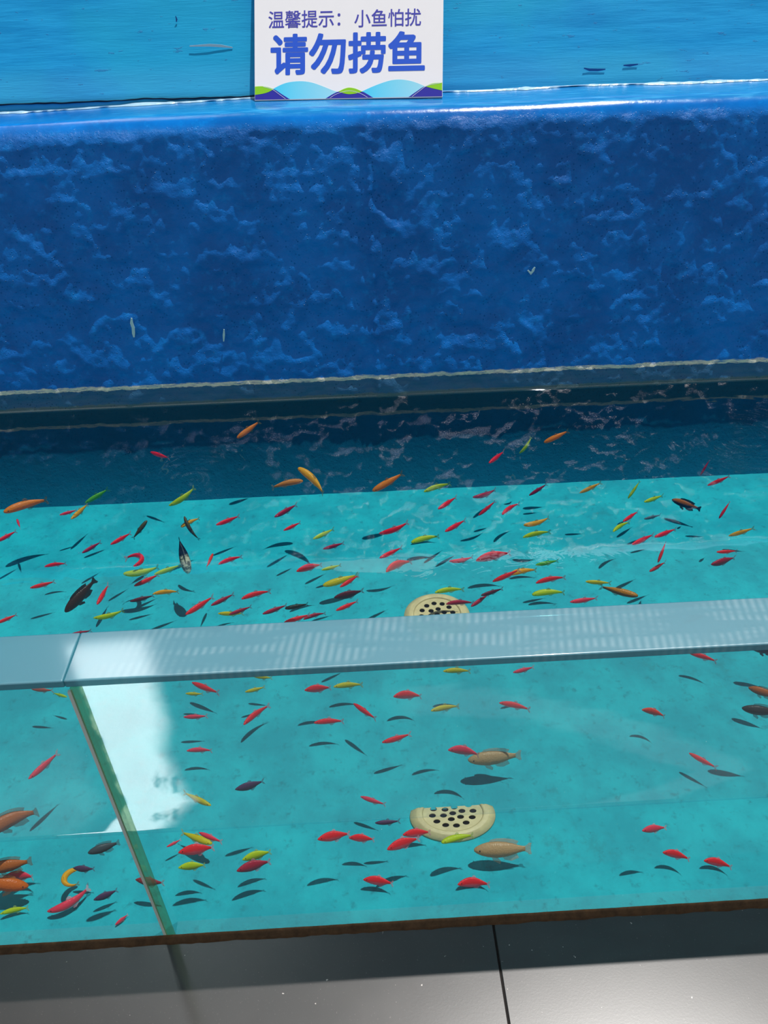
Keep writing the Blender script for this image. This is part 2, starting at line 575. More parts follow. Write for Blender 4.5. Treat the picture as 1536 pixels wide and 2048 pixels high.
# water: one sheet with a meniscus curling up at the wall and at the acrylic
bm = bmesh.new()
ysec = [(YB + 0.0005, ZW + 0.003), (YB + 0.002, ZW + 0.0015), (YB + 0.005, ZW + 0.0004), (YB + 0.01, ZW)]
ysec += [(YB + 0.01 + (YWALL - 0.03 - YB) * i / 30, ZW) for i in range(1, 31)]
ysec += [(YWALL - 0.010, ZW + 0.0006), (YWALL - 0.005, ZW + 0.0018), (YWALL - 0.002, ZW + 0.0035), (YWALL - 0.0005, ZW + 0.006)]
prev = None
for i in range(61):
    x = XA + (XB - XA) * i / 60
    row = [bm.verts.new((x, y, z)) for y, z in ysec]
    if prev:
        for a in range(len(row) - 1):
            bm.faces.new((prev[a], row[a], row[a + 1], prev[a + 1]))
    prev = row
wme = bm_mesh(bm, 'pool_water')
if wme.polygons[len(wme.polygons) // 2].normal.z < 0:
    wme.flip_normals()
water = link('pool_water', wme, WATER, smooth=True)
tag(water, 'clear shallow water filling the fish pool up to the stain line', 'water', kind='stuff')

# ------------------------------------------------------------------ acrylic front wall: two panels and their bonded seam
def panel(x0, x1, label, xe0=None):
    bm = bmesh.new()
    box(bm, x0, x1, YF, YB, 0.0005, ZRIM - 0.0125)
    o = link('acrylic_panel', bm_mesh(bm, 'acrylic_panel'), ACRYL)
    tag(o, label, 'acrylic panel', 'clear acrylic panels of the pool front')
    bm = bmesh.new()
    box(bm, x0 if xe0 is None else xe0, x1, YF, YRIM, ZRIM - 0.012, ZRIM, 0.0022, 6)
    e = link('top_edge', bm_mesh(bm, 'top_edge'), RIM, o, True)
    e.modifiers.new('normals', 'WEIGHTED_NORMAL').keep_sharp = False
    e['label'] = 'frosted sawn top edge of the acrylic'
    return o
panel(XA, -0.3662, 'clear acrylic pool wall panel left of the pale seam, greyer top edge')
panel(-0.3477, XB, 'long clear acrylic pool wall panel right of the pale seam, sawn top edge', -0.3661)

m_, t_ = mat('green_seam_resin')
t_.out(t_.mixs(0.30, t_.shader('ShaderNodeBsdfTransparent', (0.80, 0.88, 0.72)), t_.bsdf((0.25, 0.50, 0.30), 0.3, 0.4)))
SEAM_G = m_
m_, t_ = mat('pale_seam_glue')
t_.out(t_.mixs(0.45, t_.bsdf((0.92, 0.90, 0.82), 0.6, 0.3), t_.shader('ShaderNodeBsdfTranslucent', (0.95, 0.92, 0.85))))
SEAM_W = m_
seam = bpy.data.objects.new('seam_joint', None)
COL.objects.link(seam)
seam.location = (-0.357, (YF + YB) / 2, 0.0)
tag(seam, 'upright bonded seam between the two acrylic panels, pale line beside green band', 'seam')
bm = bmesh.new()
box(bm, -0.0088, -0.0046, -0.0128, -0.0085, 0.0005, ZRIM - 0.02)
link('glue_line', bm_mesh(bm, 'glue_line'), SEAM_W, seam)
bm = bmesh.new()
box(bm, -0.0045, 0.0090, -0.0124, -0.0085, 0.0005, ZRIM - 0.0135)
link('resin_band', bm_mesh(bm, 'resin_band'), SEAM_G, seam)

# ------------------------------------------------------------------ floor drain and the added copy of its refracted view
CREAM = plain('aged_cream_plastic', (0.44, 0.38, 0.19), 0.5, 0.4, 0.35, 45, 0.3)
BLACK = plain('dark_sump', (0.004, 0.005, 0.005), 0.9, 0.1)


def curve_plate(outer, holes, depth, name):
    cu_ = bpy.data.curves.new(name, 'CURVE')
    cu_.dimensions = '2D'
    cu_.fill_mode = 'BOTH'
    cu_.extrude = depth / 2
    for (cx, cy, r, n) in [outer] + holes:
        sp = cu_.splines.new('POLY')
        sp.points.add(n - 1)
        for i in range(n):
            a = 2 * PI * i / n
            sp.points[i].co = (cx + r * math.cos(a), cy + r * math.sin(a), 0, 1)
        sp.use_cyclic_u = True
    o = bpy.data.objects.new(name, cu_)
    COL.objects.link(o)
    dg = bpy.context.evaluated_depsgraph_get()
    me = bpy.data.meshes.new_from_object(o.evaluated_get(dg))
    bpy.data.objects.remove(o)
    me.name = name
    return me


def lathe(prof, n, name):
    bm = bmesh.new()
    rings = [[bm.verts.new((r * math.cos(2 * PI * i / n), r * math.sin(2 * PI * i / n), z)) for i in range(n)] for r, z in prof]
    for a, b in zip(rings, rings[1:] + rings[:1]):
        for i in range(n):
            bm.faces.new((a[i], a[(i + 1) % n], b[(i + 1) % n], b[i]))
    return bm_mesh(bm, name)


holes = []
for r, n, off in ((0.0, 1, 0), (0.0185, 6, 0.3), (0.0385, 12, 0.1)):
    for i in range(n):
        a = 2 * PI * i / n + off
        holes.append((r * math.cos(a), r * math.sin(a), 0.0066, 20))
PLATE = curve_plate((0, 0, 0.056, 64), holes, 0.003, 'grate_plate')
RING = lathe([(0.0565, 0.001), (0.0565, 0.012), (0.060, 0.0135), (0.0635, 0.012), (0.066, 0.0125), (0.069, 0.0115), (0.080, 0.004), (0.0805, 0.001)], 64, 'drain_ring')
SUMP = lathe([(0.0001, 0.0008), (0.0555, 0.0008), (0.0555, 0.003), (0.0001, 0.003)], 48, 'sump')


def cut(me, yc, name):
    """The part of a round piece in front of yc: shapes the added refracted view of the drain."""
    bm = bmesh.new()
    bm.from_mesh(me)
    bmesh.ops.remove_doubles(bm, verts=bm.verts, dist=1e-6)
    r = bmesh.ops.bisect_plane(bm, geom=bm.verts[:] + bm.edges[:] + bm.faces[:], plane_co=(0, yc, 0), plane_no=(0, 1, 0), clear_outer=True)
    bmesh.ops.holes_fill(bm, edges=[e for e in bm.edges if e.is_boundary], sides=0)
    return bm_mesh(bm, name)


def drain(x, y, label, yc=None, sy=1.0):
    o = bpy.data.objects.new('floor_drain', None)
    COL.objects.link(o)
    o.location = (x, y, 0)
    o.scale = (1, sy, 1)
    tag(o, label, 'drain', 'drains in the pool floor')
    c = (lambda me, n: me) if yc is None else (lambda me, n: cut(me, yc, n))
    p = link('grate_plate', c(PLATE, 'cut_plate'), CREAM, o)
    p.location = (0, 0, 0.0085)
    link('rim_ring', c(RING, 'cut_ring'), CREAM, o, yc is None)
    link('sump', c(SUMP, 'cut_sump'), BLACK, o)
drain(0.164, 1.364, 'round cream floor drain with black holes, half hidden behind the acrylic rim')
drain(0.138, 0.833, 'added copy of the cream drain, its refracted view through the acrylic, cut straight behind', 0.021, 0.66)  # added copy: the same drain's refracted image, cut off at the waterline

# ------------------------------------------------------------------ notice board on the ledge
LEAN_S = math.radians(33)
B0 = Vector((-0.23403, 2.28791, 0.99500))
B1 = Vector((0.25206, 2.24092, 0.99500))
SW, SH = 0.4646, 0.36                  # drawn at this size, then scaled to the real width
SK = (B1 - B0).length / SW
ux = (B1 - B0).normalized()
bk = Vector((0, 0, 1)).cross(ux)
vx = math.cos(LEAN_S) * Vector((0, 0, 1)) + math.sin(LEAN_S) * bk
nn_ = ux.cross(vx)                    # towards the viewer
sign = bpy.data.objects.new('notice_board', None)
COL.objects.link(sign)
SM = (Matrix((ux, vx * 1.03, nn_)).transposed() * SK).to_4x4()
SM.translation = B0
sign.matrix_world = SM
tag(sign, 'white notice board with blue Chinese lettering and wave print leaning on the ledge', 'sign')
WHITE = plain('white_board', (0.90, 0.875, 0.885), 0.35, 0.4, 0.02, 30)
EDGE = plain('board_edge', (0.45, 0.45, 0.5), 0.5, 0.3)
INK = plain('blue_ink', (0.014, 0.095, 0.62), 0.5, 0.3)
INK2 = plain('violet_blue_ink', (0.055, 0.055, 0.42), 0.5, 0.3)
INDIGO = plain('indigo_print', (0.022, 0.02, 0.33), 0.5, 0.3)
GREEN = plain('lime_print', (0.27, 0.62, 0.012), 0.5, 0.3)
THIN = plain('white_line_print', (0.72, 0.72, 0.85), 0.5, 0.3)
m_, t_ = mat('cyan_wave_print')
gx = t_.xyz(t_.coord('Generated'))
t_.out(t_.bsdf(t_.mix(gx[0], (0.015, 0.62, 0.90), (0.38, 0.74, 0.84)), 0.5, 0.3))
CYAN = m_
bm = bmesh.new()
box(bm, 0, SW, 0, SH, -0.006, 0.0, 0.0006, 2)
link('board', bm_mesh(bm, 'board'), WHITE, sign)
bm = bmesh.new()
box(bm, 0.0005, SW - 0.0005, -0.0006, 0.0012, -0.0055, 0.0004)
link('bottom_edge', bm_mesh(bm, 'bottom_edge'), EDGE, sign)


def poly(name, pts, h, m):
    bm = bmesh.new()
    f = bm.faces.new([bm.verts.new((max(0.0008, min(SW - 0.0008, u)), max(0.0012, v), 0.0)) for u, v in pts])
    r = bmesh.ops.extrude_face_region(bm, geom=[f])
    for v in r['geom']:
        if isinstance(v, bmesh.types.BMVert):
            v.co.z += h
    return link(name, bm_mesh(bm, name), m, sign)


def smooth_pts(pts, n=4):
    out = []
    for i in range(len(pts) - 1):
        p0 = pts[max(0, i - 1)]; p1 = pts[i]; p2 = pts[i + 1]; p3 = pts[min(len(pts) - 1, i + 2)]
        for k in range(n):
            t = k / n
            out.append(tuple(0.5 * ((2 * p1[c]) + (-p0[c] + p2[c]) * t + (2 * p0[c] - 5 * p1[c] + 4 * p2[c] - p3[c]) * t * t + (-p0[c] + 3 * p1[c] - 3 * p2[c] + p3[c]) * t ** 3) for c in (0, 1)))
    out.append(pts[-1])
    return out


def wave(name, top, base, h, m):
    top = smooth_pts(top)
    return poly(name, top + base, h, m)
wave('cyan_wave', [(0.0311, 0.010), (0.0378, 0.0197), (0.0542, 0.03), (0.0802, 0.0396), (0.1126, 0.0426), (0.1416, 0.0391), (0.1706, 0.0294), (0.1963, 0.0192), (0.22, 0.0126)], [(0.22, 0), (0.0311, 0)], 0.0003, CYAN)
wave('cyan_wave', [(0.2500, 0.0115), (0.2638, 0.015), (0.2863, 0.0243), (0.3119, 0.0335), (0.3374, 0.0403), (0.3597, 0.042), (0.382, 0.0391), (0.4012, 0.0336), (0.4219, 0.0248), (0.4320, 0.018)], [(0.432, 0), (0.25, 0)], 0.0003, CYAN)
wave('indigo_wave', [(0.0009, 0.0125), (0.0199, 0.0151), (0.0346, 0.0188), (0.0477, 0.025), (0.067, 0.0136), (0.0879, 0.0009)], [(0.0009, 0.0)], 0.0006, INDIGO)
wave('indigo_wave', [(0.1769, 0.0009), (0.1931, 0.0102), (0.2092, 0.0166), (0.2205, 0.0127), (0.2349, 0.0105), (0.2526, 0.0115), (0.267, 0.0155), (0.2831, 0.0076), (0.2945, 0.0009)], [], 0.0006, INDIGO)
wave('indigo_wave', [(0.3817, 0.0009), (0.4013, 0.0137), (0.4219, 0.0248), (0.4427, 0.0193), (0.4637, 0.0147)], [(0.4637, 0.0)], 0.0006, INDIGO)
poly('green_wave', smooth_pts([(0.0009, 0.0318), (0.0185, 0.0322), (0.0347, 0.0295), (0.0477, 0.025)]) + smooth_pts([(0.0477, 0.025), (0.0346, 0.0185), (0.0199, 0.0148), (0.0009, 0.0125)])[1:], 0.0009, GREEN)
poly('green_wave', smooth_pts([(0.2092, 0.0166), (0.2221, 0.0224), (0.2349, 0.0252), (0.251, 0.0225), (0.267, 0.0155)]) + smooth_pts([(0.267, 0.0155), (0.2526, 0.0115), (0.2349, 0.01), (0.2205, 0.0127), (0.2092, 0.0166)])[1:-1], 0.0009, GREEN)
poly('green_wave', smooth_pts([(0.4219, 0.0248), (0.4394, 0.0311), (0.4634, 0.0328)]) + smooth_pts([(0.4634, 0.0147), (0.4427, 0.0193), (0.4219, 0.0248)])[:-1], 0.0009, GREEN)


def ribbon(pts, w, h, m, name):
    p = smooth_pts(pts)
    L, R_ = [], []
    for k in range(len(p)):
        a, b = p[max(0, k - 1)], p[min(len(p) - 1, k + 1)]
        dx, dy = b[0] - a[0], b[1] - a[1]
        q = math.hypot(dx, dy) or 1
        L.append((p[k][0] - dy / q * w / 2, p[k][1] + dx / q * w / 2))
        R_.append((p[k][0] + dy / q * w / 2, p[k][1] - dx / q * w / 2))
    bm = bmesh.new()
    lv = [bm.verts.new((a, max(0.0013, b), h)) for a, b in L]
    rv = [bm.verts.new((a, max(0.0013, b), h)) for a, b in R_]
    for k in range(len(p) - 1):
        bm.faces.new((lv[k], rv[k], rv[k + 1], lv[k + 1]))
    return link(name, bm_mesh(bm, name), m, sign)
ribbon([(0.022, 0.031), (0.043, 0.025), (0.062, 0.0125), (0.0775, 0.0014)], 0.0009, 0.0011, THIN, 'white_contour')
ribbon([(0.187, 0.0014), (0.205, 0.0112), (0.2349, 0.0178), (0.262, 0.0115), (0.281, 0.0014)], 0.0009, 0.0011, THIN, 'white_contour')
ribbon([(0.390, 0.0014), (0.409, 0.0150), (0.428, 0.0265), (0.462, 0.0322)], 0.0009, 0.0011, THIN, 'white_contour')


def lettering(name, body, x0, x1, y0, y1, weight, m):
    """Lettering laid on the board; strokes thickened by WEIGHT of an em (the glyphs laid over themselves, shifted)."""
    fc = bpy.data.curves.new(name, 'FONT')
    fc.body = body
    fc.size = 1.0
    fc.resolution_u = 4
    o = bpy.data.objects.new(name, fc)
    COL.objects.link(o)
    dg = bpy.context.evaluated_depsgraph_get()
    me = bpy.data.meshes.new_from_object(o.evaluated_get(dg))
    bpy.data.objects.remove(o)
    vs = [v.co.copy() for v in me.vertices]
    fs = [tuple(p.vertices) for p in me.polygons]
    shifts = [(0, 0)] + ([(weight * math.cos(k * PI / 4) * (1.2 if k % 2 else 1), weight * math.sin(k * PI / 4) * (1.2 if k % 2 else 1)) for k in range(8)] if weight else [])
    V, F_ = [], []
    for k, (a, b) in enumerate(shifts):
        n0 = len(V)
        V += [Vector((v.x + a, v.y + b, k * 1e-5)) for v in vs]
        F_ += [tuple(i + n0 for i in f) for f in fs]
    ax, bx_ = min(v.x for v in V), max(v.x for v in V)
    ay, by_ = min(v.y for v in V), max(v.y for v in V)
    V = [(x0 + (v.x - ax) / (bx_ - ax) * (x1 - x0), y0 + (v.y - ay) / (by_ - ay) * (y1 - y0), 0.0004 + v.z) for v in V]
    me = bpy.data.meshes.new(name)
    me.from_pydata(V, [], F_)
    me.update()
    return link(name, me, m, sign)
lettering('small_lettering', '\u6e29\u99a8\u63d0\u793a\uff1a', 0.0350, 0.2130, 0.1660, 0.2062, 0.008, INK2)
lettering('small_lettering', '\u5c0f\u9c7c\u6015\u6270', 0.2475, 0.4106, 0.1640, 0.2045, 0.008, INK2)
lettering('large_lettering', '\u8bf7\u52ff\u635e\u9c7c', 0.0400, 0.4210, 0.0572, 0.1532, 0.026, INK)

# ------------------------------------------------------------------ fish
# colour name: (back, belly, fin, pattern)
COLORS = {
    'red': ((0.92, 0.016, 0.03), (0.85, 0.18, 0.25), (0.75, 0.30, 0.36), 0),
    'pink': ((0.92, 0.06, 0.12), (0.60, 0.22, 0.28), (0.75, 0.38, 0.42), 0),
    'salmon': ((0.62, 0.14, 0.09), (0.55, 0.25, 0.20), (0.6, 0.35, 0.3), 0),
    'orangered': ((0.92, 0.07, 0.03), (0.62, 0.16, 0.14), (0.75, 0.32, 0.25), 0),
    'crimson': ((0.50, 0.008, 0.05), (0.34, 0.06, 0.13), (0.5, 0.2, 0.28), 0),
    'duskyred': ((0.42, 0.035, 0.055), (0.22, 0.07, 0.10), (0.4, 0.2, 0.2), 0),
    'darkred': ((0.62, 0.02, 0.03), (0.5, 0.06, 0.08), (0.6, 0.25, 0.25), 2),
    'maroon': ((0.15, 0.008, 0.03), (0.12, 0.02, 0.05), (0.3, 0.1, 0.15), 0),
    'orange': ((0.88, 0.28, 0.008), (0.60, 0.20, 0.02), (0.45, 0.22, 0.06), 0),
    'brightorange': ((0.78, 0.17, 0.004), (0.65, 0.14, 0.01), (0.55, 0.2, 0.04), 0),
    'orangebrown': ((0.58, 0.15, 0.018), (0.22, 0.08, 0.03), (0.16, 0.10, 0.04), 0),
    'duskyorange': ((0.55, 0.16, 0.008), (0.012, 0.012, 0.02), (0.03, 0.025, 0.02), 1),
    'paleorange': ((0.66, 0.26, 0.03), (0.62, 0.30, 0.12), (0.5, 0.4, 0.3), 0),
    'amber': ((0.90, 0.47, 0.006), (0.62, 0.32, 0.02), (0.55, 0.42, 0.1), 0),
    'gold': ((0.62, 0.25, 0.006), (0.16, 0.09, 0.015), (0.16, 0.11, 0.03), 1),
    'yellow': ((0.72, 0.60, 0.008), (0.42, 0.40, 0.04), (0.5, 0.5, 0.12), 0),
    'lime': ((0.58, 0.70, 0.006), (0.40, 0.45, 0.03), (0.35, 0.5, 0.12), 0),
    'green': ((0.11, 0.50, 0.03), (0.20, 0.45, 0.05), (0.1, 0.4, 0.12), 0),
    'olive': ((0.09, 0.075, 0.012), (0.16, 0.12, 0.03), (0.06, 0.05, 0.02), 0),
    'darkgreen': ((0.008, 0.022, 0.012), (0.03, 0.06, 0.03), (0.02, 0.04, 0.03), 0),
    'silver': ((0.12, 0.18, 0.22), (0.45, 0.48, 0.50), (0.3, 0.4, 0.45), 0),
    'silverblack': ((0.85, 0.83, 0.62), (0.55, 0.55, 0.45), (0.006, 0.007, 0.009), 3),
    'brown': ((0.045, 0.014, 0.006), (0.022, 0.009, 0.006), (0.006, 0.007, 0.007), 0),
    'beige': ((0.62, 0.40, 0.20), (0.48, 0.36, 0.24), (0.5, 0.36, 0.22), 0),
    'purple': ((0.11, 0.045, 0.13), (0.05, 0.05, 0.11), (0.1, 0.08, 0.16), 0),
    'slate': ((0.06, 0.085, 0.10), (0.05, 0.09, 0.10), (0.06, 0.10, 0.11), 0),
    'navy': ((0.010, 0.022, 0.05), (0.02, 0.05, 0.08), (0.02, 0.05, 0.08), 0),
    'greybrown': ((0.045, 0.04, 0.035), (0.07, 0.07, 0.06), (0.05, 0.05, 0.05), 0),
}
FM = {}


def fish_mats(c):
    if c in FM:
        return FM[c]
    back, belly, fin, pat = COLORS[c]
    m, t = mat('fish_scales_' + c)
    P = t.coord()
    x, y, z = t.xyz(P)
    n = t.noise(P, 9.0, 3.0, 0.6)
    f = t.step(t.math('ADD', z, t.math('MULTIPLY', t.math('SUBTRACT', n, 0.5), 0.05)), 0.005, -0.085)
    col = t.mix(f, back, belly)
    if pat == 1:
        col = t.mix(t.step(z, 0.05, 0.0), back, belly)
    elif pat == 2:
        col = t.mix(t.math('MULTIPLY', t.step(t.math('ABSOLUTE', y), 0.03, 0.012), t.step(t.math('ABSOLUTE', x), 0.2, 0.15)), col, (0.02, 0.004, 0.006))
    elif pat == 3:
        col = t.mix(t.step(t.math('ADD', x, t.math('MULTIPLY', n, 0.2)), 0.16, 0.06), t.mix(t.step(n, 0.45, 0.6), back, (0.16, 0.18, 0.12)), (0.006, 0.008, 0.010))
    # a dark dot of an eye is a part of its own; the scales only shimmer
    vor = t.n('ShaderNodeTexVoronoi')
    t.put(vor.inputs['Vector'], P)
    vor.inputs['Scale'].default_value = 34.0
    glow = t.shader('ShaderNodeBsdfTranslucent', col)
    t.out(t.mixs(0.5, t.bsdf(col, 0.38, 0.35, t.bump(vor.outputs['Distance'], 0.12, 0.02)), glow))
    m2, t = mat('fish_fin_' + c)
    ray = t.n('ShaderNodeTexWave', wave_type='BANDS', bands_direction='Z')
    t.put(ray.inputs['Vector'], t.coord())
    ray.inputs['Scale'].default_value = 12.0
    a = 0.62 if c not in ('brown', 'silverblack', 'duskyorange', 'navy') else 0.12
    t.out(t.mixs(t.math('ADD', a - 0.08, t.math('MULTIPLY', ray.outputs['Fac'], 0.16)), t.bsdf(fin, 0.4, 0.3), t.shader('ShaderNodeBsdfTransparent', (1, 1, 1))))
    FM[c] = (m, m2)
    return FM[c]


SHAPES = {   # body stations from nose to tail root: (x, half height up, half height down, half width)
    't': [(.5, .008, .008, .010), (.47, .026, .030, .030), (.40, .050, .058, .046), (.30, .072, .084, .058), (.18, .084, .100, .062), (.05, .082, .098, .057), (-.08, .066, .078, .044), (-.19, .047, .054, .030), (-.27, .034, .036, .018), (-.32, .030, .031, .010)],
    'd': [(.5, .008, .010, .010), (.46, .036, .044, .032), (.38, .072, .088, .050), (.27, .108, .130, .062), (.14, .128, .158, .066), (.00, .118, .150, .060), (-.12, .088, .110, .046), (-.22, .055, .066, .030), (-.29, .038, .042, .018), (-.33, .033, .034, .010)],
    'b': [(.5, .016, .018, .022), (.47, .040, .044, .048), (.40, .064, .070, .070), (.30, .082, .090, .084), (.17, .090, .100, .088), (.03, .086, .095, .078), (-.10, .070, .078, .058), (-.21, .051, .054, .037), (-.29, .038, .038, .020), (-.34, .033, .033, .010)],
    'c': [(.5, .016, .020, .020), (.46, .050, .056, .050), (.38, .090, .094, .076), (.27, .122, .124, .092), (.13, .134, .140, .094), (-.02, .120, .126, .080), (-.14, .092, .094, .058), (-.23, .062, .062, .036), (-.30, .047, .046, .020), (-.34, .044, .043, .012)],
}
BENDANG = {0: 0.0, 1: 0.6, -1: -0.6, 2: 1.15, -2: -1.15, 5: 4.0}


def bender(bend):
    phi = BENDANG[bend]
    if phi == 0:
        return lambda v: v
    N = 200
    P_ = [(0.0, 0.0)]
    for i in range(N):
        a = phi / 2 - phi * (i + 0.5) / N
        P_.append((P_[-1][0] + math.cos(a) / N, P_[-1][1] + math.sin(a) / N))
    chord = P_[-1][0]
    ym = sum(p[1] for p in P_) / len(P_)

    def f(v):
        t = max(0.0, min(1.0, 0.5 - v.x))
        k = t * N
        i = min(N - 1, int(k))
        fr = k - i
        px = P_[i][0] + (P_[i + 1][0] - P_[i][0]) * fr
        py = P_[i][1] + (P_[i + 1][1] - P_[i][1]) * fr
        a = phi / 2 - phi * t
        return Vector((0.5 - (px + v.y * -math.sin(a)) / chord, (py - ym) / chord + v.y * math.cos(a) / chord, v.z / chord))
    return f


FMESH = {}


def fin_bm(outline, thick):
    """A fin from its outline in the fish's middle plane: (x, z) points; a lens of a plate, thinner at the edge."""
    bm = bmesh.new()
    cx = sum(p[0] for p in outline) / len(outline)
    cz = sum(p[1] for p in outline) / len(outline)
    rim = [bm.verts.new((x, 0, z)) for x, z in outline]
    for s in (-1, 1):
        mid = [bm.verts.new((x + (cx - x) * 0.35, s * thick / 2, z + (cz - z) * 0.35)) for x, z in outline]
        n = len(rim)
        for i in range(n):
            bm.faces.new((rim[i], rim[(i + 1) % n], mid[(i + 1) % n], mid[i]))
        bm.faces.new(mid)
    return bm


def fish_meshes(kind, bend):
    key = (kind, bend)
    if key in FMESH:
        return FMESH[key]
    f = bender(bend)
    st = [(0.5 - (0.5 - q[0]) * 1.09,) + q[1:] for q in SHAPES[kind]]
    # finer stations by interpolation
    fine = []
    for i in range(len(st) - 1):
        for k in range(3):
            t = k / 3
            fine.append(tuple(st[i][c] + (st[i + 1][c] - st[i][c]) * t for c in range(4)))
    fine.append(st[-1])
    bm = bmesh.new()
    rings = []
    ns = 14
    for x, up, dn, w in fine:
        ring = []
        for i in range(ns):
            a = 2 * PI * i / ns
            s, c = math.sin(a), math.cos(a)
            z = (up if s > 0 else dn) * s
            ring.append(bm.verts.new(f(Vector((x, w * c * (1 - 0.18 * abs(s)), z)))))
        rings.append(ring)
    for a, b in zip(rings, rings[1:]):
        for i in range(ns):
            bm.faces.new((a[i], a[(i + 1) % ns], b[(i + 1) % ns], b[i]))
    bm.faces.new(rings[0]); bm.faces.new(rings[-1])
    for _ in range(1):
        bmesh.ops.smooth_vert(bm, verts=[v for r in rings[1:-1] for v in r], factor=0.4, use_axis_x=True, use_axis_y=True, use_axis_z=True)
    body = bm_mesh(bm, 'fish_body')
    for p in body.polygons:
        p.use_smooth = True
    x0 = st[-1][0] + 0.01
    hh = st[-1][1]
    if kind == 'c':
        tail = [(x0, hh), (x0 - .05, .07), (-.48, .10), (-.53, .095), (-.515, .03), (-.515, -.03), (-.53, -.095), (-.48, -.10), (x0 - .05, -.07), (x0, -hh)]
        dors = [(.24, .115), (.20, .165), (.10, .185), (-.05, .185), (-.20, .165), (-.30, .13), (-.25, .055), (-.12, .085), (.05, .115), (.15, .12)]
        anal = [(.02, -.11), (-.05, -.18), (-.17, -.20), (-.30, -.15), (-.25, -.052), (-.12, -.085)]
        pel = [(.20, -.115), (.16, -.19), (.04, -.25), (.02, -.20), (.10, -.12)]
    else:
        top = [s for s in st if -.12 < s[0] < .1][0][1]
        tail = [(x0, hh), (x0 - .035, .045), (-.45, .085), (-.53, .115), (-.505, .06), (-.455, .0), (-.505, -.06), (-.53, -.115), (-.45, -.085), (x0 - .035, -.045), (x0, -hh)]
        dors = [(.07, top * .85), (.03, top + .045), (-.02, top + .062), (-.07, top + .03), (-.08, top * .65)]
        bot = [s for s in st if -.12 < s[0] < .1][-1][2]
        anal = [(-.00, -bot * .95), (-.03, -bot - .05), (-.09, -bot - .055), (-.20, -bot * .75), (-.22, -.04), (-.1, -bot * .7)]
        pel = None
    out = {'body': body}
    for nm, ol in (('tail_fin', tail), ('dorsal_fin', dors), ('anal_fin', anal), ('pelvic_fin', pel)):
        if ol is None:
            continue
        b2 = fin_bm(ol, 0.012)
        bmesh.ops.subdivide_edges(b2, edges=[e for e in b2.edges if abs(e.verts[0].co.x - e.verts[1].co.x) > 0.06], cuts=2)
        for v in b2.verts:
            v.co = f(v.co)
        out[nm] = bm_mesh(b2, nm)
    # pectoral fins, one each side
    ex = {'t': .40, 'd': .385, 'b': .41, 'c': .40}[kind]
    ew = {'t': .040, 'd': .043, 'b': .062, 'c': .066}[kind]
    er = {'t': .014, 'd': .016, 'b': .013, 'c': .014}[kind]
    for s in (-1, 1):
        b3 = bmesh.new()
        bmesh.ops.create_uvsphere(b3, u_segments=8, v_segments=6, radius=er)
        for v in b3.verts:
            v.co = f(Vector((v.co.x + ex, v.co.y * 0.6 + s * ew, v.co.z + 0.016)))
        out['eye%d' % s] = bm_mesh(b3, 'eye')
    FMESH[key] = out
    return out


EYE = plain('fish_eye', (0.006, 0.006, 0.008), 0.15, 0.6)


def with_mats(me, m, cache={}):
    k = (me.name, m.name)
    if k not in cache:
        c = me.copy()
        c.materials.append(m)
        cache[k] = c
    return cache[k]


KINDNAME = {'t': 'tetra_fish', 'd': 'tetra_fish', 'b': 'barb_fish', 'c': 'cichlid_fish'}
GROUPS = {'S': 'fish over the dark shaded edge of the pool', 'T': 'fish seen over the acrylic rim in sunlit water',
          'A': 'fish seen through the acrylic above the waterline', 'B': 'fish seen through the acrylic under the waterline'}
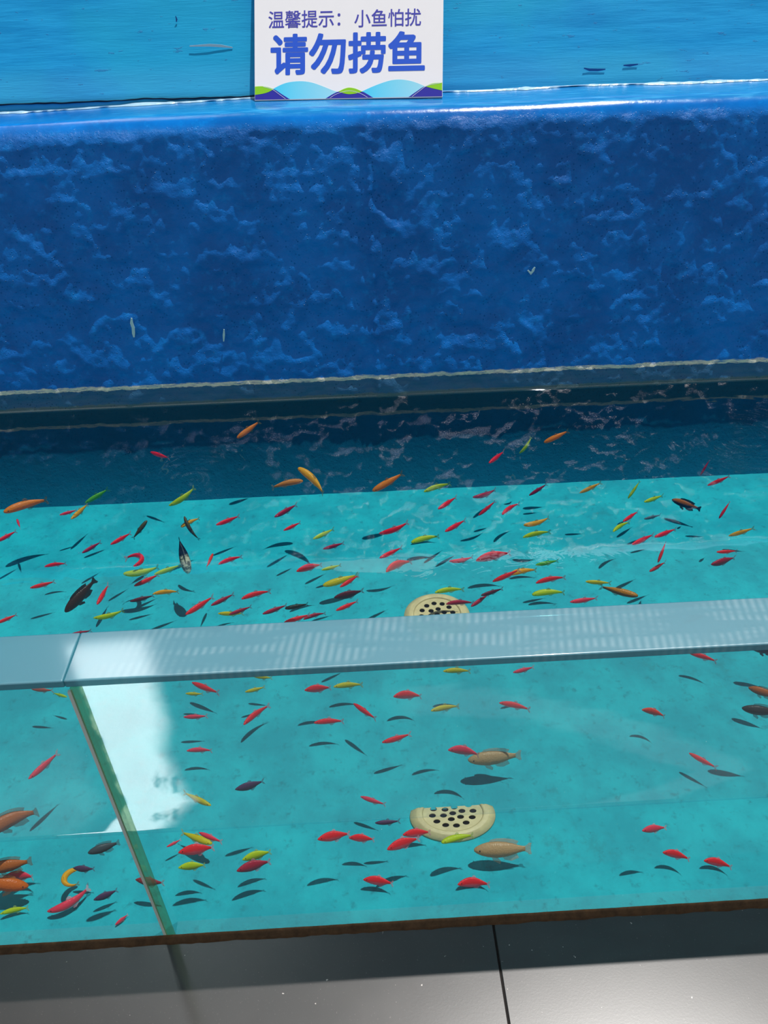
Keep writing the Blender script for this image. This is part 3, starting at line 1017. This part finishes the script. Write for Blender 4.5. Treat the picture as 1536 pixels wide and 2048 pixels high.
# kind, colour, bend, roll, pitch, place, x, y, z, heading, length, label
FISH = [
    ('b', 'orange', 0, 0, -23.2, 'S', -0.3151, 1.9218, 0.2229, -152.7, 0.0784, 'plump orange fish alone in the dark shaded water, well above the orange pair'),
    ('t', 'red', 0, 0, 0.0, 'S', -0.5547, 1.8493, 0.1977, 147.9, 0.0675, 'small red fish alone at the left of the dark shaded water'),
    ('b', 'paleorange', 1, 0, 2.5, 'S', -0.1983, 1.6981, 0.1855, 14.3, 0.0829, 'slim pale orange fish, clear forked tail, nose against a longer yellow-orange fish'),
    ('b', 'amber', -1, 0, 21.3, 'S', -0.1278, 1.6506, 0.2249, 131.9, 0.1001, 'long curved yellow-orange fish with olive tail, beside a slim pale orange fish'),
    ('b', 'orange', 0, 0, -21.5, 'S', 0.0661, 1.7169, 0.1617, -163.0, 0.0937, 'orange fish slanting above the shadow edge, first one right of the orange pair'),
    ('b', 'orange', 0, 0, -23.6, 'S', 0.5349, 1.8184, 0.2169, -174.1, 0.0724, 'orange fish next to a small steep lime fish in the shaded water'),
    ('t', 'lime', 1, 0, -47.2, 'S', 0.4593, 1.841, 0.1782, -152.2, 0.0561, 'small lime fish standing steeply between a red and an orange fish in shade'),
    ('t', 'red', 0, 0, 0.0, 'S', 0.3714, 1.8047, 0.1683, -132.7, 0.0747, 'small red fish below and left of the steep lime fish in shade'),
    ('t', 'lime', -1, 0, -13.7, 'S', 0.1933, 1.6769, 0.1665, -175.3, 0.0736, 'lime fish with forked tail touching the shadow edge at mid pool'),
    ('t', 'crimson', 0, 0, -52.9, 'S', 0.9065, 1.6899, 0.1795, -144.6, 0.045, 'tiny crimson fish standing upright above the shadow edge near right end'),
    ('t', 'red', 0, 0, -28.9, 'T', 0.929, 1.646, 0.1655, 177.3, 0.0593, 'bright red fish just in the sun under the tiny upright crimson fish'),
    ('t', 'crimson', 0, 0, -31.4, 'T', 0.4886, 1.7732, 0.074, -170.6, 0.0589, 'crimson fish poking its tail across the shadow edge, right of centre'),
    ('t', 'crimson', 1, 0, 0.0, 'T', 0.323, 1.6839, 0.1318, -154.5, 0.0735, 'slim crimson fish lying along the shadow edge, right of the forked lime fish'),
    ('t', 'amber', 0, 0, -26.7, 'T', 0.6028, 1.6778, 0.14, -176.4, 0.0629, 'slim yellow-orange fish crossing the shadow edge, alone between crimson and lime fish'),
    ('t', 'lime', 0, 0, -46.5, 'T', 0.7368, 1.7128, 0.1016, -146.7, 0.0569, 'lime fish standing steeply across the shadow edge, right of the yellow-orange one'),
    ('t', 'lime', 0, 0, 0.0, 'T', 0.7598, 1.6331, 0.1269, -157.1, 0.0635, 'small lime fish lying flat just below the steep lime fish, by the black-bellied one'),
    ('c', 'duskyorange', 0, 0, 2.5, 'T', 0.8828, 1.6953, 0.057, 144.0, 0.0768, 'orange fish with black belly and long trailing fins near the shadow edge'),
    ('b', 'orange', -1, 0, 0.0, 'S', -0.8792, 1.6894, 0.1626, -155.4, 0.1089, 'long orange fish with grey tail at the left end of the shadow edge'),
    ('t', 'green', 0, 0, -13.8, 'S', -0.696, 1.7008, 0.1725, -147.5, 0.0685, 'green fish slanting over the shadow edge above a yellow-orange fish'),
    ('t', 'lime', 1, 0, -17.7, 'S', -0.4561, 1.6298, 0.2048, -146.5, 0.0792, 'lime fish with green tail slanting across the shadow edge, above an olive fish'),
    ('t', 'red', 0, 0, 0.0, 'T', -0.7919, 1.721, 0.1096, -154.9, 0.0455, 'small red fish partly behind the yellow-orange fish under the green one'),
    ('t', 'amber', 0, 0, 0.0, 'T', -0.7727, 1.7466, 0.0932, -113.0, 0.0724, 'yellow-orange fish slanting below the green fish at the shadow edge'),
    ('t', 'pink', 0, 0, 0.0, 'T', -0.8943, 1.6506, 0.1323, 117.3, 0.0452, 'very short pink-red fish seen end-on near the left frame edge'),
    ('t', 'red', 0, 0, 0.0, 'T', -0.9218, 1.6226, 0.1133, -131.4, 0.057, 'red fish cut by the frame edge, just under the end-on pink one'),
    ('t', 'crimson', 0, 0, 0.0, 'T', -0.7011, 1.5878, 0.0912, -132.1, 0.0563, 'thin crimson fish following below a slim red fish, above the large brown fish'),
    ('t', 'red', 0, 0, 0.0, 'T', -0.5972, 1.5256, 0.1624, -133.8, 0.0584, 'slim red fish between a thin crimson fish and a dark olive fish'),
    ('b', 'olive', 0, 0, 30.9, 'T', -0.564, 1.5777, 0.1487, 45.0, 0.056, 'dark olive fish with black tail, heading away toward the shadow edge'),
    ('t', 'red', -1, 0, 0.0, 'T', -0.7797, 1.5358, 0.0831, -171.7, 0.053, 'slightly arched red fish alone left of centre between two dark shadows'),
    ('t', 'red', 5, 0, 0.0, 'T', -0.558, 1.4842, 0.1307, -45.7, 0.0372, 'small red fish curled into a C shape'),
    ('b', 'amber', -1, 0, 0.0, 'T', -0.4521, 1.632, 0.1236, -142.2, 0.054, 'yellow-orange fish lying across a brownish olive fish'),
    ('t', 'olive', 1, 0, 43.3, 'T', -0.4269, 1.5368, 0.174, 134.4, 0.069, 'slim brownish olive fish, tail down, crossed by a yellow-orange fish'),
    ('c', 'silverblack', 0, 0, -43.0, 'T', -0.4353, 1.4583, 0.153, -70.3, 0.0877, 'black fish with a pale silvery head half'),
    ('t', 'red', 0, 0, 0.0, 'T', -0.7853, 1.453, 0.0895, -160.2, 0.0574, 'slim red fish with dark tail left of the large brown fish'),
    ('c', 'brown', 0, 0, -20.8, 'T', -0.628, 1.293, 0.1891, -131.6, 0.0908, 'large dark brown fish with black fins at the left'),
    ('t', 'red', 0, 0, 0.0, 'T', -0.6421, 1.4348, 0.065, -98.6, 0.0715, 'red fish standing steeply just right of the large brown fish'),
    ('b', 'lime', 1, 0, 0.0, 'T', -0.5459, 1.4621, 0.1082, -166.4, 0.0838, 'large yellow-green fish with dusky tail left of the black and silver fish'),
    ('t', 'lime', 0, 0, 0.0, 'T', -0.4637, 1.4054, 0.157, -152.7, 0.0645, 'slim lime fish pointing its tail at the black and silver fish'),
    ('t', 'red', 0, 0, 0.0, 'T', -0.5432, 1.4735, 0.0699, -144.2, 0.0661, 'red fish directly under the large yellow-green fish'),
    ('t', 'amber', -1, 0, 0.0, 'T', -0.4687, 1.3714, 0.1184, -177.7, 0.0597, 'yellow-orange fish lying level under the black and silver fish'),
    ('t', 'maroon', 0, 0, 0.0, 'T', -0.5481, 1.4254, 0.0536, -162.3, 0.0571, 'dark crimson fish touching the level yellow-orange fish'),
    ('t', 'lime', 1, 0, 0.0, 'T', -0.5722, 1.2758, 0.1442, -161.5, 0.0652, 'yellow-green fish under the steep red fish, near the acrylic rim'),
    ('t', 'red', 0, 0, 0.0, 'T', -0.7868, 1.2647, 0.1581, -145.5, 0.0444, 'red fish cut by the frame edge, close above the acrylic rim'),
    ('t', 'crimson', 0, 0, 0.0, 'T', -0.6269, 1.2396, 0.1305, -168.1, 0.0438, 'crimson fish touching the rim at its white reflection'),
    ('t', 'red', 0, 0, 0.0, 'T', -0.366, 1.2594, 0.1741, -135.1, 0.0748, 'long bright red fish slanting above the rim, left of a slim crimson one'),
    ('t', 'red', 0, 0, 0.0, 'T', -0.363, 1.6729, 0.0932, -148.9, 0.068, 'bright red fish with its blurred shadow, right of the crossed olive pair'),
    ('t', 'crimson', 0, 0, 0.0, 'T', -0.2015, 1.6289, 0.1481, -137.8, 0.0744, 'slim crimson fish high in the sunlit water, under the slim orange one'),
    ('t', 'red', 0, 0, 0.0, 'T', -0.1847, 1.5796, 0.1336, -144.2, 0.0514, 'small red fish above a forked dark shadow'),
    ('t', 'lime', 0, 0, 0.0, 'T', -0.1045, 1.5451, 0.1315, -144.9, 0.0636, 'lime fish alone in the upper sunlit water, above a crimson fish'),
    ('t', 'crimson', 0, 0, 0.0, 'T', -0.0805, 1.5173, 0.1137, -159.3, 0.0558, 'crimson fish directly below the lone lime fish'),
    ('t', 'orangered', 0, 0, 0.0, 'T', -0.3656, 1.4173, 0.169, 80.3, 0.051, 'orange-red fish standing upright right of the black and silver fish'),
    ('t', 'red', -1, 0, 0.0, 'T', -0.3142, 1.3978, 0.184, -156.5, 0.0574, 'arched red fish right of the upright orange-red fish'),
    ('d', 'red', -1, 0, 0.0, 'T', -0.1395, 1.4373, 0.1163, -162.2, 0.0637, 'deep-bodied red fish left of a small yellow-green one'),
    ('t', 'lime', 0, 0, 0.0, 'T', -0.0836, 1.4, 0.1436, -162.3, 0.0479, 'small pale yellow-green fish right of the deep-bodied red fish'),
    ('b', 'yellow', 0, 0, -5.1, 'T', -0.0665, 1.4523, 0.0567, -164.9, 0.0903, 'yellow fish with a red fish lying across its tail'),
    ('t', 'red', 0, 0, 0.0, 'T', -0.0412, 1.3431, 0.149, -139.1, 0.0581, 'red fish lying across the tail of a yellow fish'),
    ('d', 'maroon', 0, 0, 0.0, 'T', -0.0437, 1.3079, 0.1412, -164.6, 0.0692, 'dark maroon fish under the red and yellow overlapping pair'),
    ('t', 'red', 0, 0, 0.0, 'T', -0.0461, 1.2167, 0.191, -151.2, 0.0536, 'red fish under the dark maroon fish, above the rim'),
    ('t', 'red', -1, 0, 0.0, 'T', -0.2485, 1.2948, 0.1664, -162.7, 0.0665, 'arched red fish alone above the rim, right of the slim crimson one'),
    ('t', 'crimson', 0, 0, 0.0, 'T', -0.3417, 1.3676, 0.089, -144.1, 0.0611, 'slim crimson fish between the long red and the arched red fish'),
    ('t', 'yellow', 0, 0, 0.0, 'T', -0.3136, 1.3039, 0.1036, 175.8, 0.0583, 'yellow fish lying level beneath a crimson fish near the rim'),
    ('t', 'crimson', 0, 0, 0.0, 'T', -0.2831, 1.2687, 0.1443, -155.1, 0.0521, 'crimson fish lying over a level yellow fish near the rim'),
    ('t', 'crimson', 0, 0, 0.0, 'T', -0.2233, 1.3656, 0.0512, -154.6, 0.0624, 'thin crimson fish left of a dark green fish near the rim'),
    ('b', 'darkgreen', 0, 0, 0.0, 'T', -0.1637, 1.3051, 0.1145, -168.0, 0.0528, 'dark blackish green fish above the rim, left of the drain'),
    ('t', 'red', 0, 0, 0.0, 'T', -0.1664, 1.3094, 0.0722, -159.6, 0.0628, 'bright red fish touching the rim, its tail under a crimson fish'),
    ('t', 'crimson', -1, 0, 0.0, 'T', -0.1285, 1.3327, 0.0565, -162.7, 0.0547, 'crimson fish following the bright red one that touches the rim'),
    ('t', 'red', 0, 0, 0.0, 'T', 0.2137, 1.6145, 0.1586, -137.6, 0.0719, 'red fish below the forked lime fish at the shadow edge'),
    ('t', 'red', 0, 0, -32.1, 'T', 0.3354, 1.7077, 0.0666, -158.2, 0.0609, 'red fish left of a twin red fish, just under the shadow edge'),
    ('t', 'red', -1, 0, 0.0, 'T', 0.3918, 1.6789, 0.0837, -140.5, 0.0721, 'arched red fish right of its twin, just under the shadow edge'),
    ('t', 'red', 0, 0, 0.0, 'T', 0.2327, 1.5879, 0.1043, -142.9, 0.0733, 'red fish alone above and right of the bright yellow-green fish'),
    ('t', 'red', 1, 0, -13.7, 'T', 0.0706, 1.498, 0.1735, -167.4, 0.077, 'long red fish with wavy tail left of the bright yellow-green fish'),
    ('b', 'lime', -1, 0, -7.8, 'T', 0.1554, 1.5973, 0.0596, -174.8, 0.0751, 'bright yellow-green fish alone at mid pool, right of the wavy red one'),
    ('b', 'amber', 1, 0, -17.0, 'T', 0.4404, 1.5749, 0.1127, -179.3, 0.0671, 'yellow-orange fish with its black shadow at its nose'),
    ('t', 'lime', -1, 0, -10.8, 'T', 0.4249, 1.5097, 0.1271, -180.0, 0.0701, 'slim yellow-green fish just below the yellow-orange fish'),
    ('t', 'red', 0, 0, 0.0, 'T', 0.0571, 1.4052, 0.1752, -147.7, 0.0644, 'red fish above a larger arched red fish at mid pool'),
    ('d', 'red', -2, 0, 0.0, 'T', 0.0706, 1.3709, 0.166, -153.5, 0.0692, 'large arched red fish at mid pool, above and left of the drain'),
    ('t', 'red', 1, 0, 0.0, 'T', 0.2182, 1.3706, 0.1724, -168.3, 0.0582, 'red fish nose to tail behind a larger red fish'),
    ('d', 'red', -1, 0, -10.6, 'T', 0.3136, 1.4796, 0.0881, -178.1, 0.0883, 'largest red fish over the sunlit floor, with forked tail'),
    ('t', 'green', 0, 0, 0.0, 'T', 0.4337, 1.4201, 0.1078, -168.1, 0.0598, 'green fish alone in sunlit water, above and right of an orange fish'),
    ('b', 'amber', -1, 0, 0.0, 'T', 0.3489, 1.3167, 0.1753, -170.4, 0.064, 'orange-yellow fish lying over the tail of a red fish at mid pool'),
    ('t', 'red', 0, 0, -20.3, 'T', 0.3071, 1.2931, 0.1859, -171.2, 0.0661, 'red fish tucked under an orange-yellow fish at mid pool'),
    ('t', 'red', -1, 0, -10.7, 'T', 0.4421, 1.4027, 0.0697, 179.5, 0.0728, 'red fish right of the overlapping orange and red pair, above a yellow-green one'),
    ('t', 'lime', -1, 0, 0.0, 'T', 0.1934, 1.3786, 0.0734, -175.7, 0.0714, 'yellow-green fish just above the drain at the rim'),
    ('b', 'lime', -1, 0, -5.1, 'T', 0.4225, 1.3438, 0.0814, 175.4, 0.0754, 'yellow-green fish lying level under a red fish, between the drain and a golden fish'),
    ('t', 'crimson', -1, 0, 0.0, 'T', 0.2119, 1.3249, 0.0816, 178.7, 0.0652, 'crimson fish lying across the edge of the drain at the rim'),
    ('t', 'crimson', 0, 0, 0.0, 'T', 0.2519, 1.2907, 0.1178, -140.8, 0.06, 'crimson fish right of the drain, nose at the rim'),
    ('t', 'maroon', 0, 0, 0.0, 'T', 0.2797, 1.2996, 0.1328, -159.9, 0.0566, 'dark crimson fish trailing above the crimson one right of the drain'),
    ('t', 'pink', 0, 0, 0.0, 'T', 0.4969, 1.3077, 0.0858, -172.6, 0.0669, 'pink fish at the rim under the large orange fish'),
    ('t', 'red', 0, 0, 0.0, 'T', 0.721, 1.6633, 0.0486, -142.5, 0.0677, 'red fish meeting a yellow-green fish at an angle'),
    ('t', 'lime', -1, 0, -0.0, 'T', 0.6499, 1.5472, 0.1083, -146.7, 0.0648, 'yellow-green fish under the red fish it meets at an angle'),
    ('t', 'silver', 0, 0, 0.0, 'T', 0.7464, 1.5884, 0.1012, -164.2, 0.0496, 'small silvery grey fish above a dark shadow'),
    ('t', 'red', 0, 0, 0.0, 'T', 0.677, 1.4639, 0.1296, -151.8, 0.0727, 'red fish left of a twin red fish, below the silvery grey one'),
    ('t', 'red', 0, 0, 0.0, 'T', 0.7054, 1.416, 0.1852, -156.6, 0.0654, 'red fish right of its twin, below the silvery grey one'),
    ('t', 'red', 0, 0, -43.4, 'T', 0.6966, 1.3922, 0.1474, -125.8, 0.0535, 'red fish standing upright on top of a dark-striped red fish'),
    ('t', 'darkred', 0, 0, 0.0, 'T', 0.6748, 1.3526, 0.1369, -147.5, 0.0566, 'red fish with a dark stripe under the upright red one'),
    ('t', 'red', 0, 0, -48.0, 'T', 0.9085, 1.5456, 0.1454, -144.1, 0.0502, 'red fish standing steeply alone near the right end, under the bright red one'),
    ('t', 'amber', 0, 0, -26.4, 'T', 0.9823, 1.5644, 0.0558, 172.1, 0.0656, 'yellow-orange fish alone near the right frame edge'),
    ('t', 'red', 0, 0, 0.0, 'T', 0.8257, 1.3471, 0.1775, 179.9, 0.0476, 'level red fish above a dusky crimson fish near the right end'),
    ('d', 'crimson', 0, 0, 0.0, 'T', 0.8162, 1.3346, 0.1603, -162.5, 0.0669, 'dusky crimson fish below the level red fish near the right end'),
    ('t', 'yellow', 0, 0, 0.0, 'T', 0.5077, 1.2691, 0.1739, 170.5, 0.055, 'small yellow-green fish at the tail of the large orange fish'),
    ('b', 'gold', 0, 0, 0.0, 'T', 0.5769, 1.3112, 0.1045, -26.4, 0.0861, 'large golden orange fish heading right, dark belly, close to the rim'),
    ('t', 'salmon', 0, 18, 0.0, 'A', -0.679, 1.1081, 0.1013, 171.1, 0.0465, 'salmon fish just under the rim behind the acrylic, left of the seam'),
    ('t', 'lime', 0, 18, 0.0, 'A', -0.6589, 1.1271, 0.0611, -21.6, 0.0354, 'faint yellow-green fish behind the acrylic at the top of the seam'),
    ('t', 'pink', 0, 18, 0.0, 'A', -0.604, 0.8976, 0.1333, -125.1, 0.0659, 'pink-red fish steeply slanted behind the acrylic, left of the seam'),
    ('t', 'red', 0, 18, 0.0, 'A', -0.3552, 1.1308, 0.0555, 151.7, 0.0699, 'red fish nose up just under the rim, right of the white reflection'),
    ('t', 'yellow', 0, 18, 0.0, 'A', -0.3764, 1.1152, 0.0562, 174.0, 0.0375, 'small yellow fish under the nose-up red fish by the white reflection'),
    ('t', 'yellow', 0, 18, 0.0, 'A', -0.2326, 1.1344, 0.0754, 168.5, 0.0427, 'faint yellow fish touching the underside of the rim'),
    ('t', 'yellow', 0, 18, 0.0, 'A', -0.2463, 1.1066, 0.0691, -165.4, 0.0422, 'yellow fish just below the faint yellow one under the rim'),
    ('d', 'red', -1, 18, 0.0, 'A', -0.1127, 1.0798, 0.0932, -177.0, 0.0544, 'red fish next to a faint long yellow fish under the rim'),
    ('t', 'yellow', -1, 18, 0.0, 'A', -0.0517, 1.1183, 0.0542, -178.9, 0.0627, 'faint long yellow fish behind the tail of a red fish'),
    ('t', 'red', -1, 18, 0.0, 'A', -0.2432, 1.0599, 0.047, -137.2, 0.0689, 'red fish slanting steeply with two dark shadows beneath its tail'),
    ('t', 'pink', 0, 18, 0.0, 'A', -0.3617, 1.0452, 0.0676, 179.1, 0.0486, 'upper of two level pink fish beside the white reflection'),
    ('t', 'red', -1, 18, 0.0, 'A', -0.0913, 1.0204, 0.0608, 179.7, 0.0605, 'level red fish left of a steep nose-up red fish'),
    ('t', 'red', 0, 18, 0.0, 'A', -0.0183, 1.0118, 0.0965, 136.3, 0.0601, 'steep nose-up red fish at mid pane, right of the level one'),
    ('t', 'pink', -1, 18, 0.0, 'A', -0.3462, 0.9758, 0.0505, 176.2, 0.0506, 'lower of two level pink fish beside the white reflection'),
    ('d', 'purple', 0, 18, 0.0, 'A', -0.2189, 0.8094, 0.1659, -164.4, 0.0502, 'dusky purple fish alone behind the acrylic above the waterline'),
    ('t', 'yellow', 0, 18, 0.0, 'A', -0.3146, 0.8124, 0.1305, -29.1, 0.0593, 'yellow fish heading down right beside the white reflection'),
    ('t', 'pink', 0, 18, 0.0, 'A', -0.0095, 0.8314, 0.0672, 156.8, 0.0488, 'faded pink fish alone just above the waterline at mid pane'),
    ('t', 'red', 0, 18, 0.0, 'A', 0.0414, 0.9544, 0.0813, -164.3, 0.0595, 'red fish alone at mid pane, nose down left'),
    ('t', 'yellow', -1, 18, 0.0, 'A', 0.1769, 1.1068, 0.0942, 176.0, 0.0573, 'bright yellow fish close under the rim at mid pane'),
    ('t', 'pink', 0, 18, 0.0, 'A', 0.3151, 1.0971, 0.0965, -165.6, 0.0478, 'thin pink fish under the bright stretch of the rim edge'),
    ('d', 'red', -2, 18, 0.0, 'A', 0.0712, 1.0745, 0.0637, 176.1, 0.0581, 'arched orange-red fish at mid pane, above an olive yellow one'),
    ('t', 'yellow', -1, 18, 0.0, 'A', 0.1333, 0.9555, 0.1625, -172.8, 0.0549, 'olive yellow fish below the arched orange-red fish'),
    ('t', 'red', -1, 18, 0.0, 'A', 0.2608, 0.9359, 0.1821, 159.6, 0.0575, 'bright red fish nose up with visible eye, right of mid pane'),
    ('d', 'pink', -2, 18, 0.0, 'A', 0.1636, 0.8958, 0.1104, 164.1, 0.058, 'pink-red fish whose tail touches the upper beige fish'),
    ('c', 'beige', 0, 18, -2.5, 'A', 0.2259, 0.9146, 0.0587, -179.1, 0.1004, 'upper view of the large beige fish, above the waterline'),
    ('t', 'red', -1, 18, 0.0, 'A', 0.7171, 1.1385, 0.0609, 150.2, 0.0569, 'red fish close under the rim near the right end'),
    ('c', 'navy', 0, 18, 0.0, 'A', 0.8366, 1.1187, 0.0936, 164.2, 0.0566, 'dark navy fish cut by the right frame edge under the rim'),
    ('c', 'orangebrown', 0, 18, 0.0, 'A', 0.7901, 1.0158, 0.083, 151.4, 0.0592, 'orange fish with dusky belly cut by the right frame edge'),
    ('c', 'greybrown', 0, 18, 0.0, 'A', 0.7168, 0.9115, 0.1597, 166.0, 0.0663, 'grey-brown fish below the orange one at the right frame edge'),
    ('d', 'orangered', -2, 18, 0.0, 'A', 0.5589, 0.9929, 0.069, 153.0, 0.0447, 'arched orange-red fish alone at the right of the pane'),
    ('t', 'red', 0, 18, 0.0, 'A', 0.6231, 0.888, 0.0501, 137.8, 0.0543, 'red fish slanting nose up alone, lowest above the right waterline'),
    ('c', 'orangebrown', -2, 18, 2.5, 'A', -0.6052, 0.7595, 0.1763, -149.7, 0.0848, 'large blurred orange fish with brown tail above the waterline, left frame edge'),
    ('c', 'orangebrown', 0, 28, 0.0, 'B', -0.6286, 0.7361, 0.0853, -171.2, 0.0738, 'orange fish with brown tail under water at the left frame edge'),
    ('d', 'pink', -2, 28, 0.0, 'B', -0.628, 0.7443, 0.0365, 178.4, 0.0545, 'pink fish between two large orange fish at the left frame edge'),
    ('c', 'brightorange', 0, 28, -19.7, 'B', -0.6408, 0.7208, 0.0554, 2.2, 0.0808, 'bright orange fish heading right, lowest at the left frame edge'),
    ('b', 'amber', 5, 28, 0.0, 'B', -0.5327, 0.7272, 0.0484, 110.7, 0.026, 'yellow-orange fish curled into a C under water'),
    ('d', 'purple', 0, 28, 0.0, 'B', -0.5081, 0.7366, 0.0615, 173.8, 0.0377, 'small dusky purple fish above the curled yellow-orange fish'),
    ('c', 'slate', 0, 28, 0.0, 'B', -0.4427, 0.7082, 0.1678, -161.8, 0.0481, 'dim grey fish just under the waterline left of the seam'),
    ('d', 'purple', 0, 28, 0.0, 'B', -0.4707, 0.7044, 0.0307, -158.0, 0.0399, 'dusky purple fish right of the tail of a slanting pink fish'),
    ('t', 'pink', 2, 28, 0.0, 'B', -0.5338, 0.7029, 0.02, -147.3, 0.0726, 'large pink fish slanting in an S curve near the pane base'),
    ('t', 'lime', -1, 28, 0.0, 'B', -0.6263, 0.6971, 0.0132, -170.7, 0.0462, 'yellow-green fish low at the left frame edge'),
    ('d', 'pink', 0, 28, 0.0, 'B', -0.4422, 0.673, 0.0064, -137.9, 0.0245, 'short pink fish closest to the pane base, left of the seam'),
    ('d', 'duskyred', 0, 28, 0.0, 'B', -0.391, 0.7081, 0.0593, 169.6, 0.0503, 'dusky red fish behind the acrylic seam'),
    ('t', 'pink', 0, 28, 0.0, 'B', -0.3683, 0.7888, 0.0365, -151.4, 0.0269, 'small pink fish left of a stacked red and yellow-green trio'),
    ('d', 'red', -1, 28, 0.0, 'B', -0.302, 0.7185, 0.1312, -175.0, 0.0584, 'red fish lowest of the stacked trio under the waterline'),
    ('b', 'yellow', 0, 28, 0.0, 'B', -0.3254, 0.7884, 0.0496, -23.2, 0.0626, 'yellow-green fish with dusky belly on top of a red fish'),
    ('t', 'pink', 0, 28, 0.0, 'B', -0.2844, 0.745, 0.12, 154.3, 0.0456, 'pink fish half hidden behind the yellow-green fish of the trio'),
    ('d', 'lime', -1, 28, 0.0, 'B', -0.3207, 0.7251, 0.0701, -178.0, 0.0454, 'faded yellow-green fish below the stacked trio'),
    ('d', 'red', -1, 28, 0.0, 'B', -0.0775, 0.738, 0.1145, -173.2, 0.0551, 'left of two red fish nose to tail under the waterline'),
    ('d', 'red', -1, 28, 0.0, 'B', -0.0317, 0.759, 0.0678, 171.6, 0.0448, 'right of two red fish nose to tail under the waterline'),
    ('d', 'lime', -1, 28, 0.0, 'B', -0.2128, 0.7387, 0.0683, -166.7, 0.05, 'yellow-green fish on top of a dark crimson one'),
    ('d', 'crimson', -1, 28, 0.0, 'B', -0.2155, 0.7177, 0.0732, -166.7, 0.0577, 'dark crimson fish beneath a yellow-green one'),
    ('d', 'red', -1, 28, 0.0, 'B', -0.0061, 0.7042, 0.0243, 167.8, 0.0524, 'bright red fish alone near the pane base at mid pane'),
    ('t', 'purple', 0, 28, 0.0, 'B', 0.0143, 0.7649, 0.1027, -178.6, 0.0432, 'faint purplish fish at the waterline left of the drain'),
    ('d', 'red', -1, 28, 0.0, 'B', 0.0661, 0.7837, 0.0332, -178.1, 0.0506, 'upper red fish touching the left side of the underwater drain'),
    ('d', 'red', -1, 28, 0.0, 'B', 0.0383, 0.7298, 0.094, -163.7, 0.0587, 'lower red fish just left of the underwater drain'),
    ('b', 'lime', -1, 28, 0.0, 'B', 0.1322, 0.7397, 0.0827, -170.5, 0.0571, 'bright yellow-green fish over the front edge of the underwater drain'),
    ('c', 'beige', 0, 28, -2.5, 'B', 0.212, 0.7377, 0.0424, 176.6, 0.0974, 'added lower view of the large beige fish, refracted under water beside the drain'),  # added copy: the beige fish seen again by refraction
    ('d', 'red', -2, 28, 0.0, 'B', 0.1577, 0.6972, 0.012, 175.6, 0.0551, 'red fish under the lower beige fish, near the pane base'),
    ('d', 'pink', -1, 28, 0.0, 'B', 0.4615, 0.7194, 0.1109, -176.2, 0.0427, 'pink-red fish just under the waterline, above two arched red fish'),
    ('d', 'red', -2, 28, 0.0, 'B', 0.5116, 0.7123, 0.0372, 159.7, 0.0447, 'arched red fish left of its twin, above its own dark shadow'),
    ('d', 'red', -2, 28, 0.0, 'B', 0.5858, 0.704, 0.0178, 160.3, 0.046, 'arched red fish right of its twin, nearest the right frame edge'),
]
def add_fish(kind, colour, bend, roll, pitch, reg, x, y, z, yaw, length, label):
    ms = fish_meshes(kind, bend)
    mb, mf = fish_mats(colour)
    o = bpy.data.objects.new(KINDNAME[kind], with_mats(ms['body'], mb))
    COL.objects.link(o)
    o.location = (x, y, z)
    ya = math.radians(yaw)
    o.rotation_euler = (math.radians(roll) * -math.cos(ya), -math.radians(pitch), ya)
    fat = 1.55 if colour == 'silverblack' else 1.15
    o.scale = (length, length * fat, length * 1.15)
    tag(o, label, 'fish', GROUPS[reg])
    for nm in ('tail_fin', 'dorsal_fin', 'anal_fin', 'pelvic_fin'):
        if nm in ms:
            link(nm, with_mats(ms[nm], mf), None, o)
    for s in (-1, 1):
        link('eye', with_mats(ms['eye%d' % s], EYE), None, o)
for row in FISH:
    add_fish(*row)
